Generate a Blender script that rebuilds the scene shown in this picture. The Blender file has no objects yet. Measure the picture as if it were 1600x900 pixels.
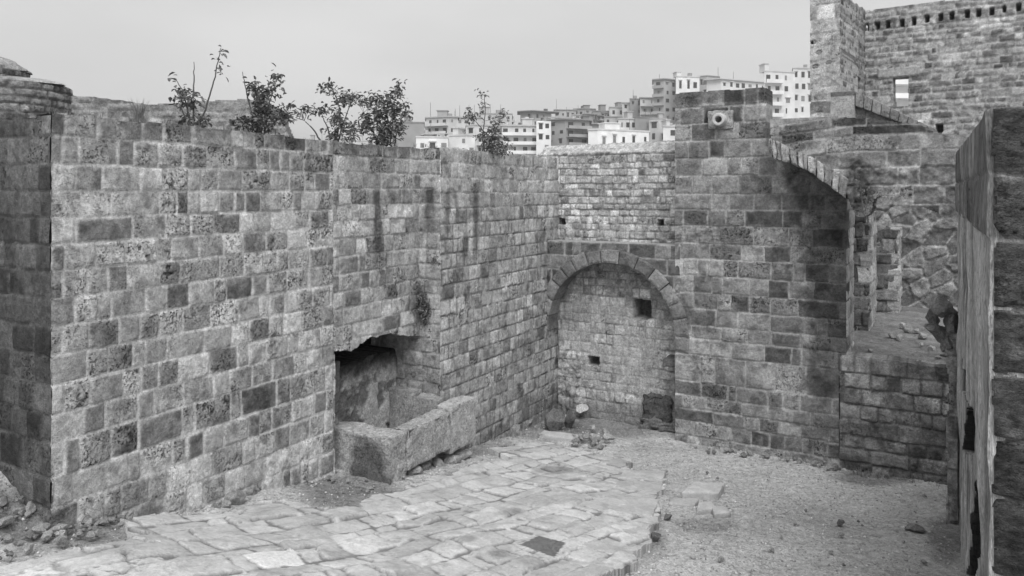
import bpy, bmesh, math, random
import numpy as np
from mathutils import Vector, Matrix, noise as mnoise
rad = math.radians
scene = bpy.context.scene
COL = scene.collection

# ------------------------------------------------------------------ camera, sky, sun, exposure
F, CX, HY, H = 1186.0, 800.0, 299.0, 5.8        # focal length in photo pixels, centre, horizon row, eye height
cam = bpy.data.cameras.new('camera')
cam.sensor_width = 36; cam.lens = 36 * F / 1600; cam.shift_y = -(450 - HY) / 1600
cam.clip_end = 3000; cam.clip_start = .05
camo = bpy.data.objects.new('camera', cam); COL.objects.link(camo)
camo.location = (0, 0, H); camo.rotation_euler = (rad(90), 0, 0)
scene.camera = camo

SUN_EL, SUN_AZ = 54, 176                         # azimuth clockwise from +Y: from behind the camera, a little to the right
world = bpy.data.worlds.new('World'); scene.world = world; world.use_nodes = True
nt = world.node_tree; nt.nodes.clear()
def wn(t, **k):
    n = nt.nodes.new(t)
    for a, b in k.items(): setattr(n, a, b)
    return n
sky = wn('ShaderNodeTexSky', sky_type='NISHITA', sun_disc=False, sun_elevation=rad(SUN_EL), sun_rotation=rad(SUN_AZ),
         air_density=1.5, dust_density=6.0, ozone_density=1.0)
bw = wn('ShaderNodeRGBToBW'); nt.links.new(sky.outputs[0], bw.inputs[0])
pw = wn('ShaderNodeMath', operation='POWER'); nt.links.new(bw.outputs[0], pw.inputs[0]); pw.inputs[1].default_value = .06
tc = wn('ShaderNodeTexCoord'); mp = wn('ShaderNodeMapping'); mp.inputs['Scale'].default_value = (1.2, 1.2, 3.5)
nt.links.new(tc.outputs['Generated'], mp.inputs[0])
nz = wn('ShaderNodeTexNoise'); nz.inputs['Scale'].default_value = 1.6; nz.inputs['Detail'].default_value = 4
nt.links.new(mp.outputs[0], nz.inputs['Vector'])
mr = wn('ShaderNodeMapRange'); mr.inputs[1].default_value = .3; mr.inputs[2].default_value = .7
mr.inputs[3].default_value = .90; mr.inputs[4].default_value = 1.09
nt.links.new(nz.outputs['Fac'], mr.inputs[0])
mu = wn('ShaderNodeMath', operation='MULTIPLY'); nt.links.new(pw.outputs[0], mu.inputs[0]); nt.links.new(mr.outputs[0], mu.inputs[1])
bg = wn('ShaderNodeBackground'); bg.inputs['Strength'].default_value = .1
m2 = wn('ShaderNodeMath', operation='MULTIPLY'); m2.inputs[1].default_value = 3.05
nt.links.new(mu.outputs[0], m2.inputs[0]); nt.links.new(m2.outputs[0], bg.inputs['Color'])
wo = wn('ShaderNodeOutputWorld'); nt.links.new(bg.outputs[0], wo.inputs[0])

sl = bpy.data.lights.new('sun', 'SUN'); sl.energy = 1.5; sl.angle = rad(45); sl.color = (1, 1, 1)
so = bpy.data.objects.new('sun', sl); COL.objects.link(so)
az = rad(SUN_AZ); el = rad(SUN_EL)
sd = Vector((math.sin(az) * math.cos(el), math.cos(az) * math.cos(el), math.sin(el)))
so.rotation_euler = sd.to_track_quat('Z', 'Y').to_euler(); so.location = (20, -20, 40)
vs = scene.view_settings
vs.view_transform = 'Standard'; vs.look = 'None'; vs.exposure = 1.15; vs.gamma = 1
scene.cycles.max_bounces = 6; scene.cycles.diffuse_bounces = 4
try: scene.cycles.use_denoising = True
except Exception: pass

# ------------------------------------------------------------------ helpers
def tag(o, label=None, cat=None, group=None, kind=None):
    if label: o['label'] = label
    if cat: o['category'] = cat
    if group: o['group'] = group
    if kind: o['kind'] = kind
    return o
def thing(name, label, cat, loc, group=None):
    o = bpy.data.objects.new(name, None); COL.objects.link(o); o.location = loc; o.empty_display_size = .2
    return tag(o, label, cat, group)
def link(name, me, mat, parent=None):
    o = bpy.data.objects.new(name, me); COL.objects.link(o)
    if mat and not me.materials: me.materials.append(mat)
    if parent:
        o.parent = parent
        q = parent; off = Vector((0, 0, 0))
        while q: off += q.location; q = q.parent
        o.matrix_parent_inverse = Matrix.Translation(-off)
    return o

_rs = np.random.RandomState(7); _T = _rs.rand(256, 256)
def vn(x, y, s=0):
    x = np.asarray(x, float) + s * 17.31; y = np.asarray(y, float) + s * 9.77
    xi = np.floor(x).astype(int); yi = np.floor(y).astype(int); fx = x - xi; fy = y - yi
    fx = fx * fx * (3 - 2 * fx); fy = fy * fy * (3 - 2 * fy)
    a = _T[xi & 255, yi & 255]; b = _T[(xi + 1) & 255, yi & 255]; c = _T[xi & 255, (yi + 1) & 255]; d = _T[(xi + 1) & 255, (yi + 1) & 255]
    return (a * (1 - fx) + b * fx) * (1 - fy) + (c * (1 - fx) + d * fx) * fy
def fbm(x, y, s=0, o=3):
    t = 0; a = .5; k = 1; n = 0
    for i in range(o):
        t = t + a * vn(x * k, y * k, s + i); n += a; a *= .5; k *= 2.03
    return t / n * 2 - 1                       # about -1..1
def ss(x, a, b):
    t = np.clip((x - a) / (b - a), 0, 1); return t * t * (3 - 2 * t)
def inpoly(px, py, poly):
    r = np.zeros(np.shape(px), bool); n = len(poly); j = n - 1
    for i in range(n):
        xi, yi = poly[i]; xj, yj = poly[j]
        if yi != yj:
            r ^= ((yi > py) != (yj > py)) & (px < (xj - xi) * (py - yi) / (yj - yi) + xi)
        j = i
    return r

def mesh_np(name, V, Q, attrs, mat, parent=None, smooth=True):
    me = bpy.data.meshes.new(name)
    V = np.asarray(V, np.float32); Q = np.asarray(Q, np.int32); k = Q.shape[1]
    me.vertices.add(len(V)); me.vertices.foreach_set('co', V.ravel())
    me.loops.add(Q.size); me.loops.foreach_set('vertex_index', Q.ravel())
    me.polygons.add(len(Q)); me.polygons.foreach_set('loop_start', np.arange(0, Q.size, k, dtype=np.int32))
    if smooth: me.polygons.foreach_set('use_smooth', np.ones(len(Q), bool))
    for n, a in attrs.items():
        at = me.attributes.new(n, 'FLOAT', 'POINT'); at.data.foreach_set('value', np.asarray(a, np.float32).ravel())
    me.update(calc_edges=True); me.validate()
    return link(name, me, mat, parent)
def put_attr(me, alb, pit=0.0):
    n = len(me.vertices)
    for nm, a in (('alb', alb), ('pit', pit)):
        at = me.attributes.new(nm, 'FLOAT', 'POINT')
        at.data.foreach_set('value', np.full(n, a, np.float32) if np.isscalar(a) else np.asarray(a, np.float32))

class Frame:                                    # a vertical plane: u along it, v up, w out towards the viewer
    def __init__(s, ox, oy, dx, dy):
        l = math.hypot(dx, dy); s.o = np.array([ox, oy, 0.]); s.u = np.array([dx / l, dy / l, 0.]); s.n = np.array([dy / l, -dx / l, 0.])
    def off(s, u=0, w=0):
        p = s.o + s.u * u + s.n * w; return Frame(p[0], p[1], s.u[0], s.u[1])
    def uv(s, px, py=HY):
        r = np.array([(px - CX) / F, 1.0]); o = s.o[:2]; n = s.n[:2]
        Y = o.dot(n) / r.dot(n); P = r * Y
        return float((P - o).dot(s.u[:2])), float(H - (py - HY) / F * Y)
    def U(s, px): return s.uv(px)[0]
    def poly(s, pts): return [s.uv(*p) for p in pts]
    def P(s, u, v, w=0.):
        u = np.asarray(u, float); v = np.asarray(v, float); w = np.asarray(w, float)
        u, v, w = np.broadcast_arrays(u, v, w)
        r = s.o + u[..., None] * s.u + w[..., None] * s.n; r = r.copy(); r[..., 2] += v; return r
    def pt(s, u, v, w=0.): return Vector(s.P(u, v, w))
dA = (.5675, 1.0); dC = (1.762, -1.0)

def courses(bottom, top, h, seed, jit=.12):
    r = random.Random(seed); v = [top]
    while v[-1] > bottom: v.append(v[-1] - h * (1 + r.uniform(-jit, jit)))
    return v[::-1]

def ashlar(u, v, vb, wid, seed, wob=.010, j=.010, mort=.4, mdep=.014, tones=(.34, .09), dark=.16, light=.12, off=.012, bulge=.008, rough=.006,
           wj=.45, pitp=.35, edge=.014, smear=.5, motk=1.0):
    """coursed blocks over a grid -> height, albedo, pit"""
    uw = u + wob * fbm(u * 2.2, v * 2.2, seed + 1, 3); vw = v + wob * .8 * fbm(u * 1.6, v * 2.5, seed + 4, 3)
    vb = np.asarray(vb); ci = np.clip(np.searchsorted(vb, vw) - 1, 0, len(vb) - 2)
    dvb = vw - vb[ci]; dvt = vb[ci + 1] - vw
    du = np.zeros_like(u); dkm = np.zeros_like(u); tone = np.zeros_like(u); pit = np.zeros_like(u); ho = np.zeros_like(u); bw_ = np.ones_like(u)
    r = random.Random(seed * 101 + 5); u0, u1 = float(uw.min()) - .1, float(uw.max()) + .1
    for c in range(len(vb) - 1):
        b = [u0 - r.uniform(0, wid)]
        hh = vb[c + 1] - vb[c]
        while b[-1] < u1:
            q = r.random()
            w = wid * (1 + r.uniform(-wj, wj)) * (1.5 if q < .13 else (.6 if q > .86 else 1)); b.append(b[-1] + max(w, .45 * hh))
        n = len(b) - 1; tn = []; dkl = []; pt = []; of = []; tx = []; ty = []
        for i in range(n):
            q = r.random()
            t = r.gauss(tones[0], tones[1])
            dkl.append(r.uniform(.35, .68) if q < dark else 0)
            if q > 1 - light: t = tones[0] * r.uniform(1.25, 1.6)
            tn.append(max(.05, t)); pt.append(r.uniform(.5, 1) if r.random() < pitp else r.uniform(0, .25))
            of.append(r.uniform(-off, off)); tx.append(r.uniform(-1, 1) * off * .8); ty.append(r.uniform(-1, 1) * off * .8)
        m = ci == c
        if not m.any(): continue
        um = uw[m]; b = np.array(b); i = np.clip(np.searchsorted(b, um) - 1, 0, n - 1)
        l = b[i]; rr = b[i + 1]; du[m] = np.minimum(um - l, rr - um)
        tone[m] = np.array(tn)[i]; dkm[m] = np.array(dkl)[i]; pit[m] = np.array(pt)[i]; bw_[m] = rr - l
        fu = (um - l) / (rr - l) * 2 - 1; fv = dvb[m] / hh * 2 - 1
        ho[m] = np.array(of)[i] + np.array(tx)[i] * fu + np.array(ty)[i] * fv + bulge * (1 - fu ** 4) * (1 - fv ** 4)
    dv = np.minimum(dvb, dvt); R = .03
    d = np.where((du < R) & (dv < R), R - np.hypot(np.maximum(R - du, 0), np.maximum(R - dv, 0)), np.minimum(du, dv))
    d = d + edge * fbm(u * 9, v * 9, seed + 9, 3) - .012 * ss(fbm(u * 2.6, v * 2.6, seed + 33, 2), .15, .6)
    J = ss(d, j * .55, j * 1.5)
    n1 = fbm(u * 7, v * 7, seed + 12, 3); n2 = fbm(u * 22, v * 22, seed + 15, 2)
    clu = ss(fbm(u * 3.3, v * 3.3, seed + 23, 3), -.35, .25); pit = pit * (.25 + .75 * clu)
    pits = ss(n2 + .35 * n1, .28, .48) * pit * J
    h = J * (ho + rough * n1 - .016 * pits) + (1 - J) * (-mdep + .5 * rough * n2)
    n3 = fbm(u * 2.3, v * 2.3, seed + 19, 3); gr = ss(fbm(u * 6.5, v * 6.5, seed + 27, 4), .05, .45)
    mot = (1 + motk * (.24 * n1 + .18 * n2 + .26 * n3)) * (1 - .36 * motk * gr)
    sm = smear * (1 - ss(d + .06 * fbm(u * 4.5, v * 4.5, seed + 31, 3), -.01, .05))
    pal = ss(fbm(u * 1.1, v * 1.1, seed + 35, 4), .12, .5)
    tm = tone * (1 - dkm * (.35 + .65 * ss(n1 + .5 * n3, -.45, .25))) * mot * (1 + .22 * motk * pal); tm = tm + (mort * .95 - tm) * np.clip(sm, 0, 1)
    alb = J * tm * (1 - .75 * pits) + (1 - J) * mort * (1 + .22 * n1)
    return h, alb, pit * J

def grid(name, fr, u0, u1, v0, v1, res, fn, mat, parent=None, mask=None, T=.5, skip='', resv=None, extra=None):
    nu = max(2, int(round((u1 - u0) / res)) + 1); nv = max(2, int(round((v1 - v0) / (resv or res))) + 1)
    uu = np.linspace(u0, u1, nu); vv = np.linspace(v0, v1, nv); u, v = np.meshgrid(uu, vv)
    h, alb, pit = fn(u, v)
    if extra: h, alb, pit = extra(u, v, h, alb, pit)
    V = fr.P(u, v, h).reshape(-1, 3)
    idx = np.arange(nu * nv).reshape(nv, nu)
    Q = np.stack([idx[:-1, :-1], idx[:-1, 1:], idx[1:, 1:], idx[1:, :-1]], -1).reshape(-1, 4)
    if mask is not None:
        uc = (u[:-1, :-1] + u[1:, 1:]) / 2; vc = (v[:-1, :-1] + v[1:, 1:]) / 2
        Q = Q[mask(uc, vc).ravel()]
    # depth: boundary edges go back by T
    E = np.concatenate([Q[:, [0, 1]], Q[:, [1, 2]], Q[:, [2, 3]], Q[:, [3, 0]]])
    key = np.minimum(E[:, 0], E[:, 1]).astype(np.int64) * (nu * nv) + np.maximum(E[:, 0], E[:, 1])
    _, inv, cnt = np.unique(key, return_inverse=True, return_counts=True)
    B = E[cnt[inv] == 1]
    uf = u.ravel(); vf = v.ravel()
    if 'l' in skip: B = B[~((uf[B[:, 0]] < u0 + 1e-6) & (uf[B[:, 1]] < u0 + 1e-6))]
    if 'r' in skip: B = B[~((uf[B[:, 0]] > u1 - 1e-6) & (uf[B[:, 1]] > u1 - 1e-6))]
    if 'b' in skip: B = B[~((vf[B[:, 0]] < v0 + 1e-6) & (vf[B[:, 1]] < v0 + 1e-6))]
    alb = alb.ravel(); pit = pit.ravel()
    if T and len(B):
        N = len(V); nb = len(B); back = -fr.n * T
        V2 = np.concatenate([V[B[:, 0]], V[B[:, 1]], V[B[:, 1]] + back, V[B[:, 0]] + back])
        i = np.arange(nb) + N
        Q = np.concatenate([Q, np.stack([i + nb, i, i + 3 * nb, i + 2 * nb], -1)])
        V = np.concatenate([V, V2])
        a2 = alb[B[:, 0]]; b2 = alb[B[:, 1]]; alb = np.concatenate([alb, a2, b2, b2, a2])
        a2 = pit[B[:, 0]]; b2 = pit[B[:, 1]]; pit = np.concatenate([pit, a2, b2, b2, a2])
    used, inv = np.unique(Q, return_inverse=True)
    return mesh_np(name, V[used], inv.reshape(-1, 4), {'alb': np.clip(alb[used], .02, .85), 'pit': pit[used]}, mat, parent)

def recess(u, v, h, alb, rect, depth, tone=.16, soft=.012):
    a0, a1, b0, b1 = rect; nzz = soft * fbm(u * 9, v * 9, 77, 2)
    m = (u > a0 + nzz) & (u < a1 + nzz) & (v > b0 + nzz) & (v < b1 - nzz)
    return np.where(m, h - depth, h), np.where(m, tone, alb)
def prect(fr, x0, x1, y0, y1):
    a, t = fr.uv(x0, y0); b, q = fr.uv(x1, y1); return (a, b, min(q, t), max(q, t))
def blot(u, v, cu, cv, su, sv, seed=3, k=.55):
    d = np.hypot((u - cu) / su, (v - cv) / sv) + k * fbm(u * 3.5, v * 3.5, seed, 3)
    return 1 - ss(d, .55, 1.1)

# ------------------------------------------------------------------ materials (grey: the photograph is black and white)
def stone_mat(name, fine=.22, pits=.5, bump=.006, grain=1.0, stretch=None, pitscale=34):
    m = bpy.data.materials.new(name); m.use_nodes = True; t = m.node_tree; N = t.nodes; L = t.links
    b = N['Principled BSDF']; b.inputs['Roughness'].default_value = .92
    b.inputs['Specular IOR Level'].default_value = .15
    at = N.new('ShaderNodeAttribute'); at.attribute_name = 'alb'; ap = N.new('ShaderNodeAttribute'); ap.attribute_name = 'pit'
    tc = N.new('ShaderNodeTexCoord'); mpg = N.new('ShaderNodeMapping'); L.new(tc.outputs['Object'], mpg.inputs[0])
    if stretch: mpg.inputs['Scale'].default_value = stretch
    def noise(sc, de, ro=.6):
        n = N.new('ShaderNodeTexNoise'); n.inputs['Scale'].default_value = sc; n.inputs['Detail'].default_value = de; n.inputs['Roughness'].default_value = ro
        L.new(mpg.outputs[0], n.inputs['Vector']); return n.outputs['Fac']
    def math_(op, a, b_):
        n = N.new('ShaderNodeMath'); n.operation = op
        for i, q in enumerate((a, b_)):
            if isinstance(q, (int, float)): n.inputs[i].default_value = q
            else: L.new(q, n.inputs[i])
        return n.outputs[0]
    def rng(x, a, b_, c, d):
        n = N.new('ShaderNodeMapRange'); n.inputs[1].default_value = a; n.inputs[2].default_value = b_; n.inputs[3].default_value = c; n.inputs[4].default_value = d
        L.new(x, n.inputs[0]); return n.outputs[0]
    n1 = noise(7 * grain, 8, .72); n2 = noise(70 * grain, 3, .75); n3 = noise(pitscale, 3, .6); n4 = noise(4.2 * grain, 3, .6); n5 = noise(21 * grain, 5, .7)
    f1 = rng(n1, .3, .7, 1 - fine * 1.2, 1 + fine * 1.2); f2 = rng(n2, .3, .7, 1 - fine * 1.25, 1 + fine * 1.25); f5 = rng(n5, .34, .66, 1 - fine * 1.1, 1 + fine * .9)
    pm = math_('MULTIPLY', rng(n3, .55, .63, 0, 1), math_('MULTIPLY', rng(ap.outputs['Fac'], 0, 1, .12, 1.15), rng(n4, .4, .58, .15, 1)))
    col = math_('MULTIPLY', math_('MULTIPLY', math_('MULTIPLY', at.outputs['Fac'], f1), f2), f5)
    col = math_('MULTIPLY', col, rng(pm, 0, 1, 1, 1 - pits))
    L.new(col, b.inputs['Base Color'])
    hh = math_('SUBTRACT', math_('ADD', n1, math_('ADD', math_('MULTIPLY', n2, .5), math_('MULTIPLY', n5, .6))), math_('MULTIPLY', pm, 1.5))
    bp = N.new('ShaderNodeBump'); bp.inputs['Distance'].default_value = bump * 3.2; bp.inputs['Strength'].default_value = 1
    L.new(hh, bp.inputs['Height']); L.new(bp.outputs[0], b.inputs['Normal'])
    return m
def plain(name, v, rough=.8, var=.15, scale=3.0, spec=.2):
    m = bpy.data.materials.new(name); m.use_nodes = True; t = m.node_tree; N = t.nodes; L = t.links
    b = N['Principled BSDF']; b.inputs['Roughness'].default_value = rough; b.inputs['Specular IOR Level'].default_value = spec
    tc = N.new('ShaderNodeTexCoord'); n = N.new('ShaderNodeTexNoise'); n.inputs['Scale'].default_value = scale; n.inputs['Detail'].default_value = 6
    L.new(tc.outputs['Object'], n.inputs['Vector'])
    r = N.new('ShaderNodeMapRange'); r.inputs[1].default_value = .25; r.inputs[2].default_value = .75
    r.inputs[3].default_value = v * (1 - var); r.inputs[4].default_value = v * (1 + var)
    L.new(n.outputs['Fac'], r.inputs[0]); L.new(r.outputs[0], b.inputs['Base Color'])
    return m
M_ST = stone_mat('weathered_limestone', .25, .85)
M_RUB = stone_mat('rubble_masonry', .3, .5, .008, 1.2)
M_GR = stone_mat('gravel_ground', .25, .35, .008, 1.7, pitscale=22)
M_PAVE = stone_mat('worn_paving', .10, .3, .003, 1.0)
M_ROCK = stone_mat('rough_rock', .3, .4, .01, 1.4)
M_ERO = stone_mat('eroded_stone', .28, .4, .01, 1.0, stretch=(3.2, 3.2, .35))
M_BED = stone_mat('bedded_stone', .34, .5, .012, 1.0, stretch=(1, 1, 1.9))
M_LEAF = plain('shrub_leaf', .15, .6, .45, 9.0); M_STEM = plain('shrub_stem', .10, .85, .3, 20)
M_GRASS = plain('dry_grass_blade', .2, .8, .4, 8)
M_PIPE = plain('cement_pipe', .5, .85, .15, 20); M_BORE = plain('pipe_bore', .03)
M_GLASS = plain('dark_window', .045, .25, .3, .5, .5); M_SHUT = plain('grey_shutter', .22, .7, .2, 1)
CITY = {}
def city_mat(v):
    k = round(v, 2)
    if k not in CITY: CITY[k] = plain('render_wall_%02d' % int(k * 100), k, .9, .14, .35, .1)
    return CITY[k]

# ------------------------------------------------------------------ planes of the place
FA = Frame(-5.464, 9.0, *dA); FL = Frame(-5.464, 9.0, *dC)
FJ = Frame(-1.863, 15.35, *dC); FB = Frame(-1.4255, 15.10, *dA)
FC = Frame(.89, 19.18, *dC); FE = Frame(1.216, 19.75, *dC)

HAZE = .00055
KA = [-12, -4, 0, 1.94, 5.06, 7, 10.2, 12, 40]; KZ = [2.6, 2.15, 1.8, 1.3, .85, .58, .14, .04, .04]
def gz(X, Y, rough=True):
    X = np.asarray(X, float); Y = np.asarray(Y, float)
    a = (X + 5.464) * .4936 + (Y - 9) * .8697; c = (X + 5.464) * .8697 - (Y - 9) * .4936
    z = np.interp(a, KA, KZ)
    z = z + .42 * np.clip(-c, 0, 3) * (a < 3)
    return z
PATH = [(-900, 1900), (-500, 960), (0, 884), (80, 864), (150, 852), (205, 836), (192, 815), (228, 800), (300, 801), (372, 800), (402, 783), (452, 783), (512, 792),
        (562, 790), (580, 774), (604, 768), (652, 756), (700, 741), (738, 722), (800, 716), (762, 700), (800, 694), (852, 690), (900, 700), (944, 712), (987, 715), (985, 735), (1040, 746),
        (1030, 782), (1034, 800), (1014, 824), (1020, 850), (990, 862), (996, 880), (950, 893), (890, 930), (860, 1000), (760, 1900)]
def project(X, Y, Z): return CX + X / Y * F, HY - (Z - H) / Y * F
def ground_at(px, py):
    lo = None
    for Y in np.arange(4, 24, .02):
        X = (px - CX) / F * Y; z = H - (py - HY) / F * Y
        if z <= float(gz(X, Y)): return Vector((X, Y, float(gz(X, Y))))
    return Vector((X, Y, z))

# ------------------------------------------------------------------ ground
def build_ground():
    # wide sheet to the horizon
    def sheet(x0, x1, y0, y1, res, name, dz=0, fine=True, hole=None):
        nx = int((x1 - x0) / res) + 1; ny = int((y1 - y0) / res) + 1
        X, Y = np.meshgrid(np.linspace(x0, x1, nx), np.linspace(y0, y1, ny))
        Z = gz(X, Y) + dz
        if fine:
            b = fbm(X * 1.2, Y * 1.2, 31, 4); s = fbm(X * 13, Y * 13, 35, 3)
            Z = Z + .05 * b + .022 * s
            c = (X + 5.464) * .8697 - (Y - 9) * .4936; a = (X + 5.464) * .4936 + (Y - 9) * .8697
            rub = 1 - ss(c, -.2, 1.1) * 1.0
            rub = np.maximum(rub * (a < 8), 0)
            s2 = fbm(X * 6, Y * 6, 38, 3)
            Z = Z + rub * .07 * s2
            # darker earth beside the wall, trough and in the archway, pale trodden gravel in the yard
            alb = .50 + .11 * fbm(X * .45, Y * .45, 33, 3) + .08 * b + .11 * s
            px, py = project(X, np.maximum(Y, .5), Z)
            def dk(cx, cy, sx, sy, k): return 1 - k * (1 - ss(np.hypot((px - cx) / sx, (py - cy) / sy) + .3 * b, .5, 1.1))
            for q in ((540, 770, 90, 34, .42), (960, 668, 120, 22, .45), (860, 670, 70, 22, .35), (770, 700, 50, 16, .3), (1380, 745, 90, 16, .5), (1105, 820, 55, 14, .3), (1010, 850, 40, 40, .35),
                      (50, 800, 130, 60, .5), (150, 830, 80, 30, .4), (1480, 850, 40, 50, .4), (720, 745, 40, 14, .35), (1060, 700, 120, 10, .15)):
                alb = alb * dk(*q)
        else: alb = np.full(X.shape, .38); s = alb
        if hole is not None: pass
        V = np.stack([X, Y, Z], -1).reshape(-1, 3); idx = np.arange(nx * ny).reshape(ny, nx)
        Q = np.stack([idx[:-1, :-1], idx[:-1, 1:], idx[1:, 1:], idx[1:, :-1]], -1).reshape(-1, 4)
        return mesh_np(name, V, Q, {'alb': np.clip(alb.ravel(), .05, .7), 'pit': np.full(len(V), .5)}, M_GR)
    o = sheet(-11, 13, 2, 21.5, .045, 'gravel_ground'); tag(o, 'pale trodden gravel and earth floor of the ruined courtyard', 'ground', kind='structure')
    me = bpy.data.meshes.new('outer_ground'); bm = bmesh.new()
    vs_ = [bm.verts.new(p) for p in ((-1500, -200, -.35), (1500, -200, -.35), (1500, 2500, -.35), (-1500, 2500, -.35))]
    bm.faces.new(vs_); bm.to_mesh(me); bm.free(); put_attr(me, .3)
    tag(link('outer_ground', me, M_GR), 'flat ground stretching away beyond the castle walls', 'ground', kind='structure')
    # paving: irregular flat stones over the ramp
    res = .022
    a0, a1, c0, c1 = -5.5, 12.0, -.6, 7.6
    na = int((a1 - a0) / res); nc = int((c1 - c0) / res)
    A, C = np.meshgrid(np.linspace(a0, a1, na), np.linspace(c0, c1, nc))
    X = -5.464 + A * .4936 + C * .8697; Y = 9 + A * .8697 - C * .4936
    ok = Y > 3.0
    Z0 = gz(X, Y)
    ang = .22; U = A * math.cos(ang) + C * math.sin(ang); W = -A * math.sin(ang) + C * math.cos(ang)
    W = W + .13 * fbm(A * .7, C * .7, 51, 2) + .05 * fbm(A * 2.2, C * 2.2, 53, 2)
    U = U + .22 * fbm(C * 1.3, A * .6, 52, 2)
    hh, alb, _p = ashlar(U, W, courses(float(W.min()) - .3, float(W.max()) + .3, .37, 17, .36), .50, 57, wob=.07, j=.015, mort=.20, mdep=.022, tones=(.49, .045), dark=.0, light=.03,
                         off=.022, bulge=.012, rough=.006, wj=.6, pitp=.12, edge=.045, smear=.22, motk=.45)
    n1 = fbm(A * 5, C * 5, 58, 3); n2 = fbm(A * 24, C * 24, 60, 2)
    fill = ss(fbm(A * 1.1, C * 1.1, 57, 3), .1, .5); hh = np.maximum(hh, -.022 + .022 * fill); alb = np.maximum(alb, .38 * fill * (1 + .2 * n2))
    hgt = .10 + hh + .003 * n2 + .03 * fbm(A * .8, C * .8, 62, 2)
    dirt = ss(fbm(A * 1.3, C * 1.3, 64, 4), .18, .55); alb = alb * (1 - .10 * dirt)
    px, py = project(X, np.maximum(Y, .5), Z0 + hgt)
    jx = 9 * fbm(A * 4, C * 4, 66, 2); m = inpoly(px + jx, py + jx * .5, PATH) & ok
    # the one dark slab, and the long kerb stones of the right edge
    dsl = inpoly(px, py, [(813, 851), (842, 837), (884, 848), (866, 871)]); alb = np.where(dsl, .15 * (1 + .15 * n2), alb)
    for q in ((730, 842, 18, 6), (780, 865, 22, 8), (865, 735, 40, 8), (800, 800, 30, 8)):
        k = 1 - ss(np.hypot((px - q[0]) / q[2], (py - q[1]) / q[3]) + .3 * n1, .4, 1.1); alb = alb * (1 - .4 * k)
    u, v = A, C
    V = np.stack([X, Y, Z0 + hgt], -1).reshape(-1, 3); idx = np.arange(X.size).reshape(X.shape)
    Q = np.stack([idx[:-1, :-1], idx[1:, :-1], idx[1:, 1:], idx[:-1, 1:]], -1).reshape(-1, 4)
    Q = Q[(m[:-1, :-1] & m[1:, 1:]).ravel()]
    E = np.concatenate([Q[:, [0, 1]], Q[:, [1, 2]], Q[:, [2, 3]], Q[:, [3, 0]]])
    key = np.minimum(E[:, 0], E[:, 1]).astype(np.int64) * X.size + np.maximum(E[:, 0], E[:, 1])
    _, inv, cnt = np.unique(key, return_inverse=True, return_counts=True); B = E[cnt[inv] == 1]
    N = len(V); nb = len(B); alb = alb.ravel(); dn = np.array([0, 0, -.22])
    V = np.concatenate([V, V[B[:, 0]], V[B[:, 1]], V[B[:, 1]] + dn, V[B[:, 0]] + dn]); i = np.arange(nb) + N
    Q = np.concatenate([Q, np.stack([i + nb, i, i + 3 * nb, i + 2 * nb], -1)])
    alb = np.concatenate([alb] + [alb[B[:, 0]], alb[B[:, 1]], alb[B[:, 1]], alb[B[:, 0]]])
    used, inv = np.unique(Q, return_inverse=True)
    o = mesh_np('paved_path', V[used], inv.reshape(-1, 4), {'alb': np.clip(alb[used], .05, .7), 'pit': np.full(len(used), .2)}, M_PAVE)
    tag(o, 'ramp of worn pale irregular paving stones running down beside the left wall', 'path', kind='structure')
build_ground()

def rock_mesh(name, seed, sx, sy, sz, alb, sub=4, rough=.28, facet=True):
    bm = bmesh.new(); bmesh.ops.create_icosphere(bm, subdivisions=sub, radius=1)
    r = random.Random(seed); off = Vector((r.uniform(-50, 50), r.uniform(-50, 50), r.uniform(-50, 50)))
    planes = [(Vector((r.gauss(0, 1), r.gauss(0, 1), r.gauss(0, 1))).normalized(), r.uniform(.38, .72)) for _ in range(11)] if facet else []
    for v in bm.verts:
        p = v.co.copy()
        for n, d in planes:
            k = p.dot(n)
            if k > d: p -= n * (k - d)
        p *= 1 + rough * .5 * mnoise.noise(p * 1.6 + off) + rough * .25 * mnoise.noise(p * 5 + off)
        v.co = Vector((p.x * sx, p.y * sy, p.z * sz))
    me = bpy.data.meshes.new(name); bm.to_mesh(me); bm.free()
    if sub > 3: me.polygons.foreach_set('use_smooth', np.ones(len(me.polygons), bool))
    n = len(me.vertices); co = np.empty(n * 3, np.float32); me.vertices.foreach_get('co', co); co = co.reshape(-1, 3)
    put_attr(me, alb * (1 + .25 * fbm(co[:, 0] * 9 + seed, co[:, 1] * 9 + co[:, 2] * 7, 5, 3)), .4)
    return me

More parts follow.
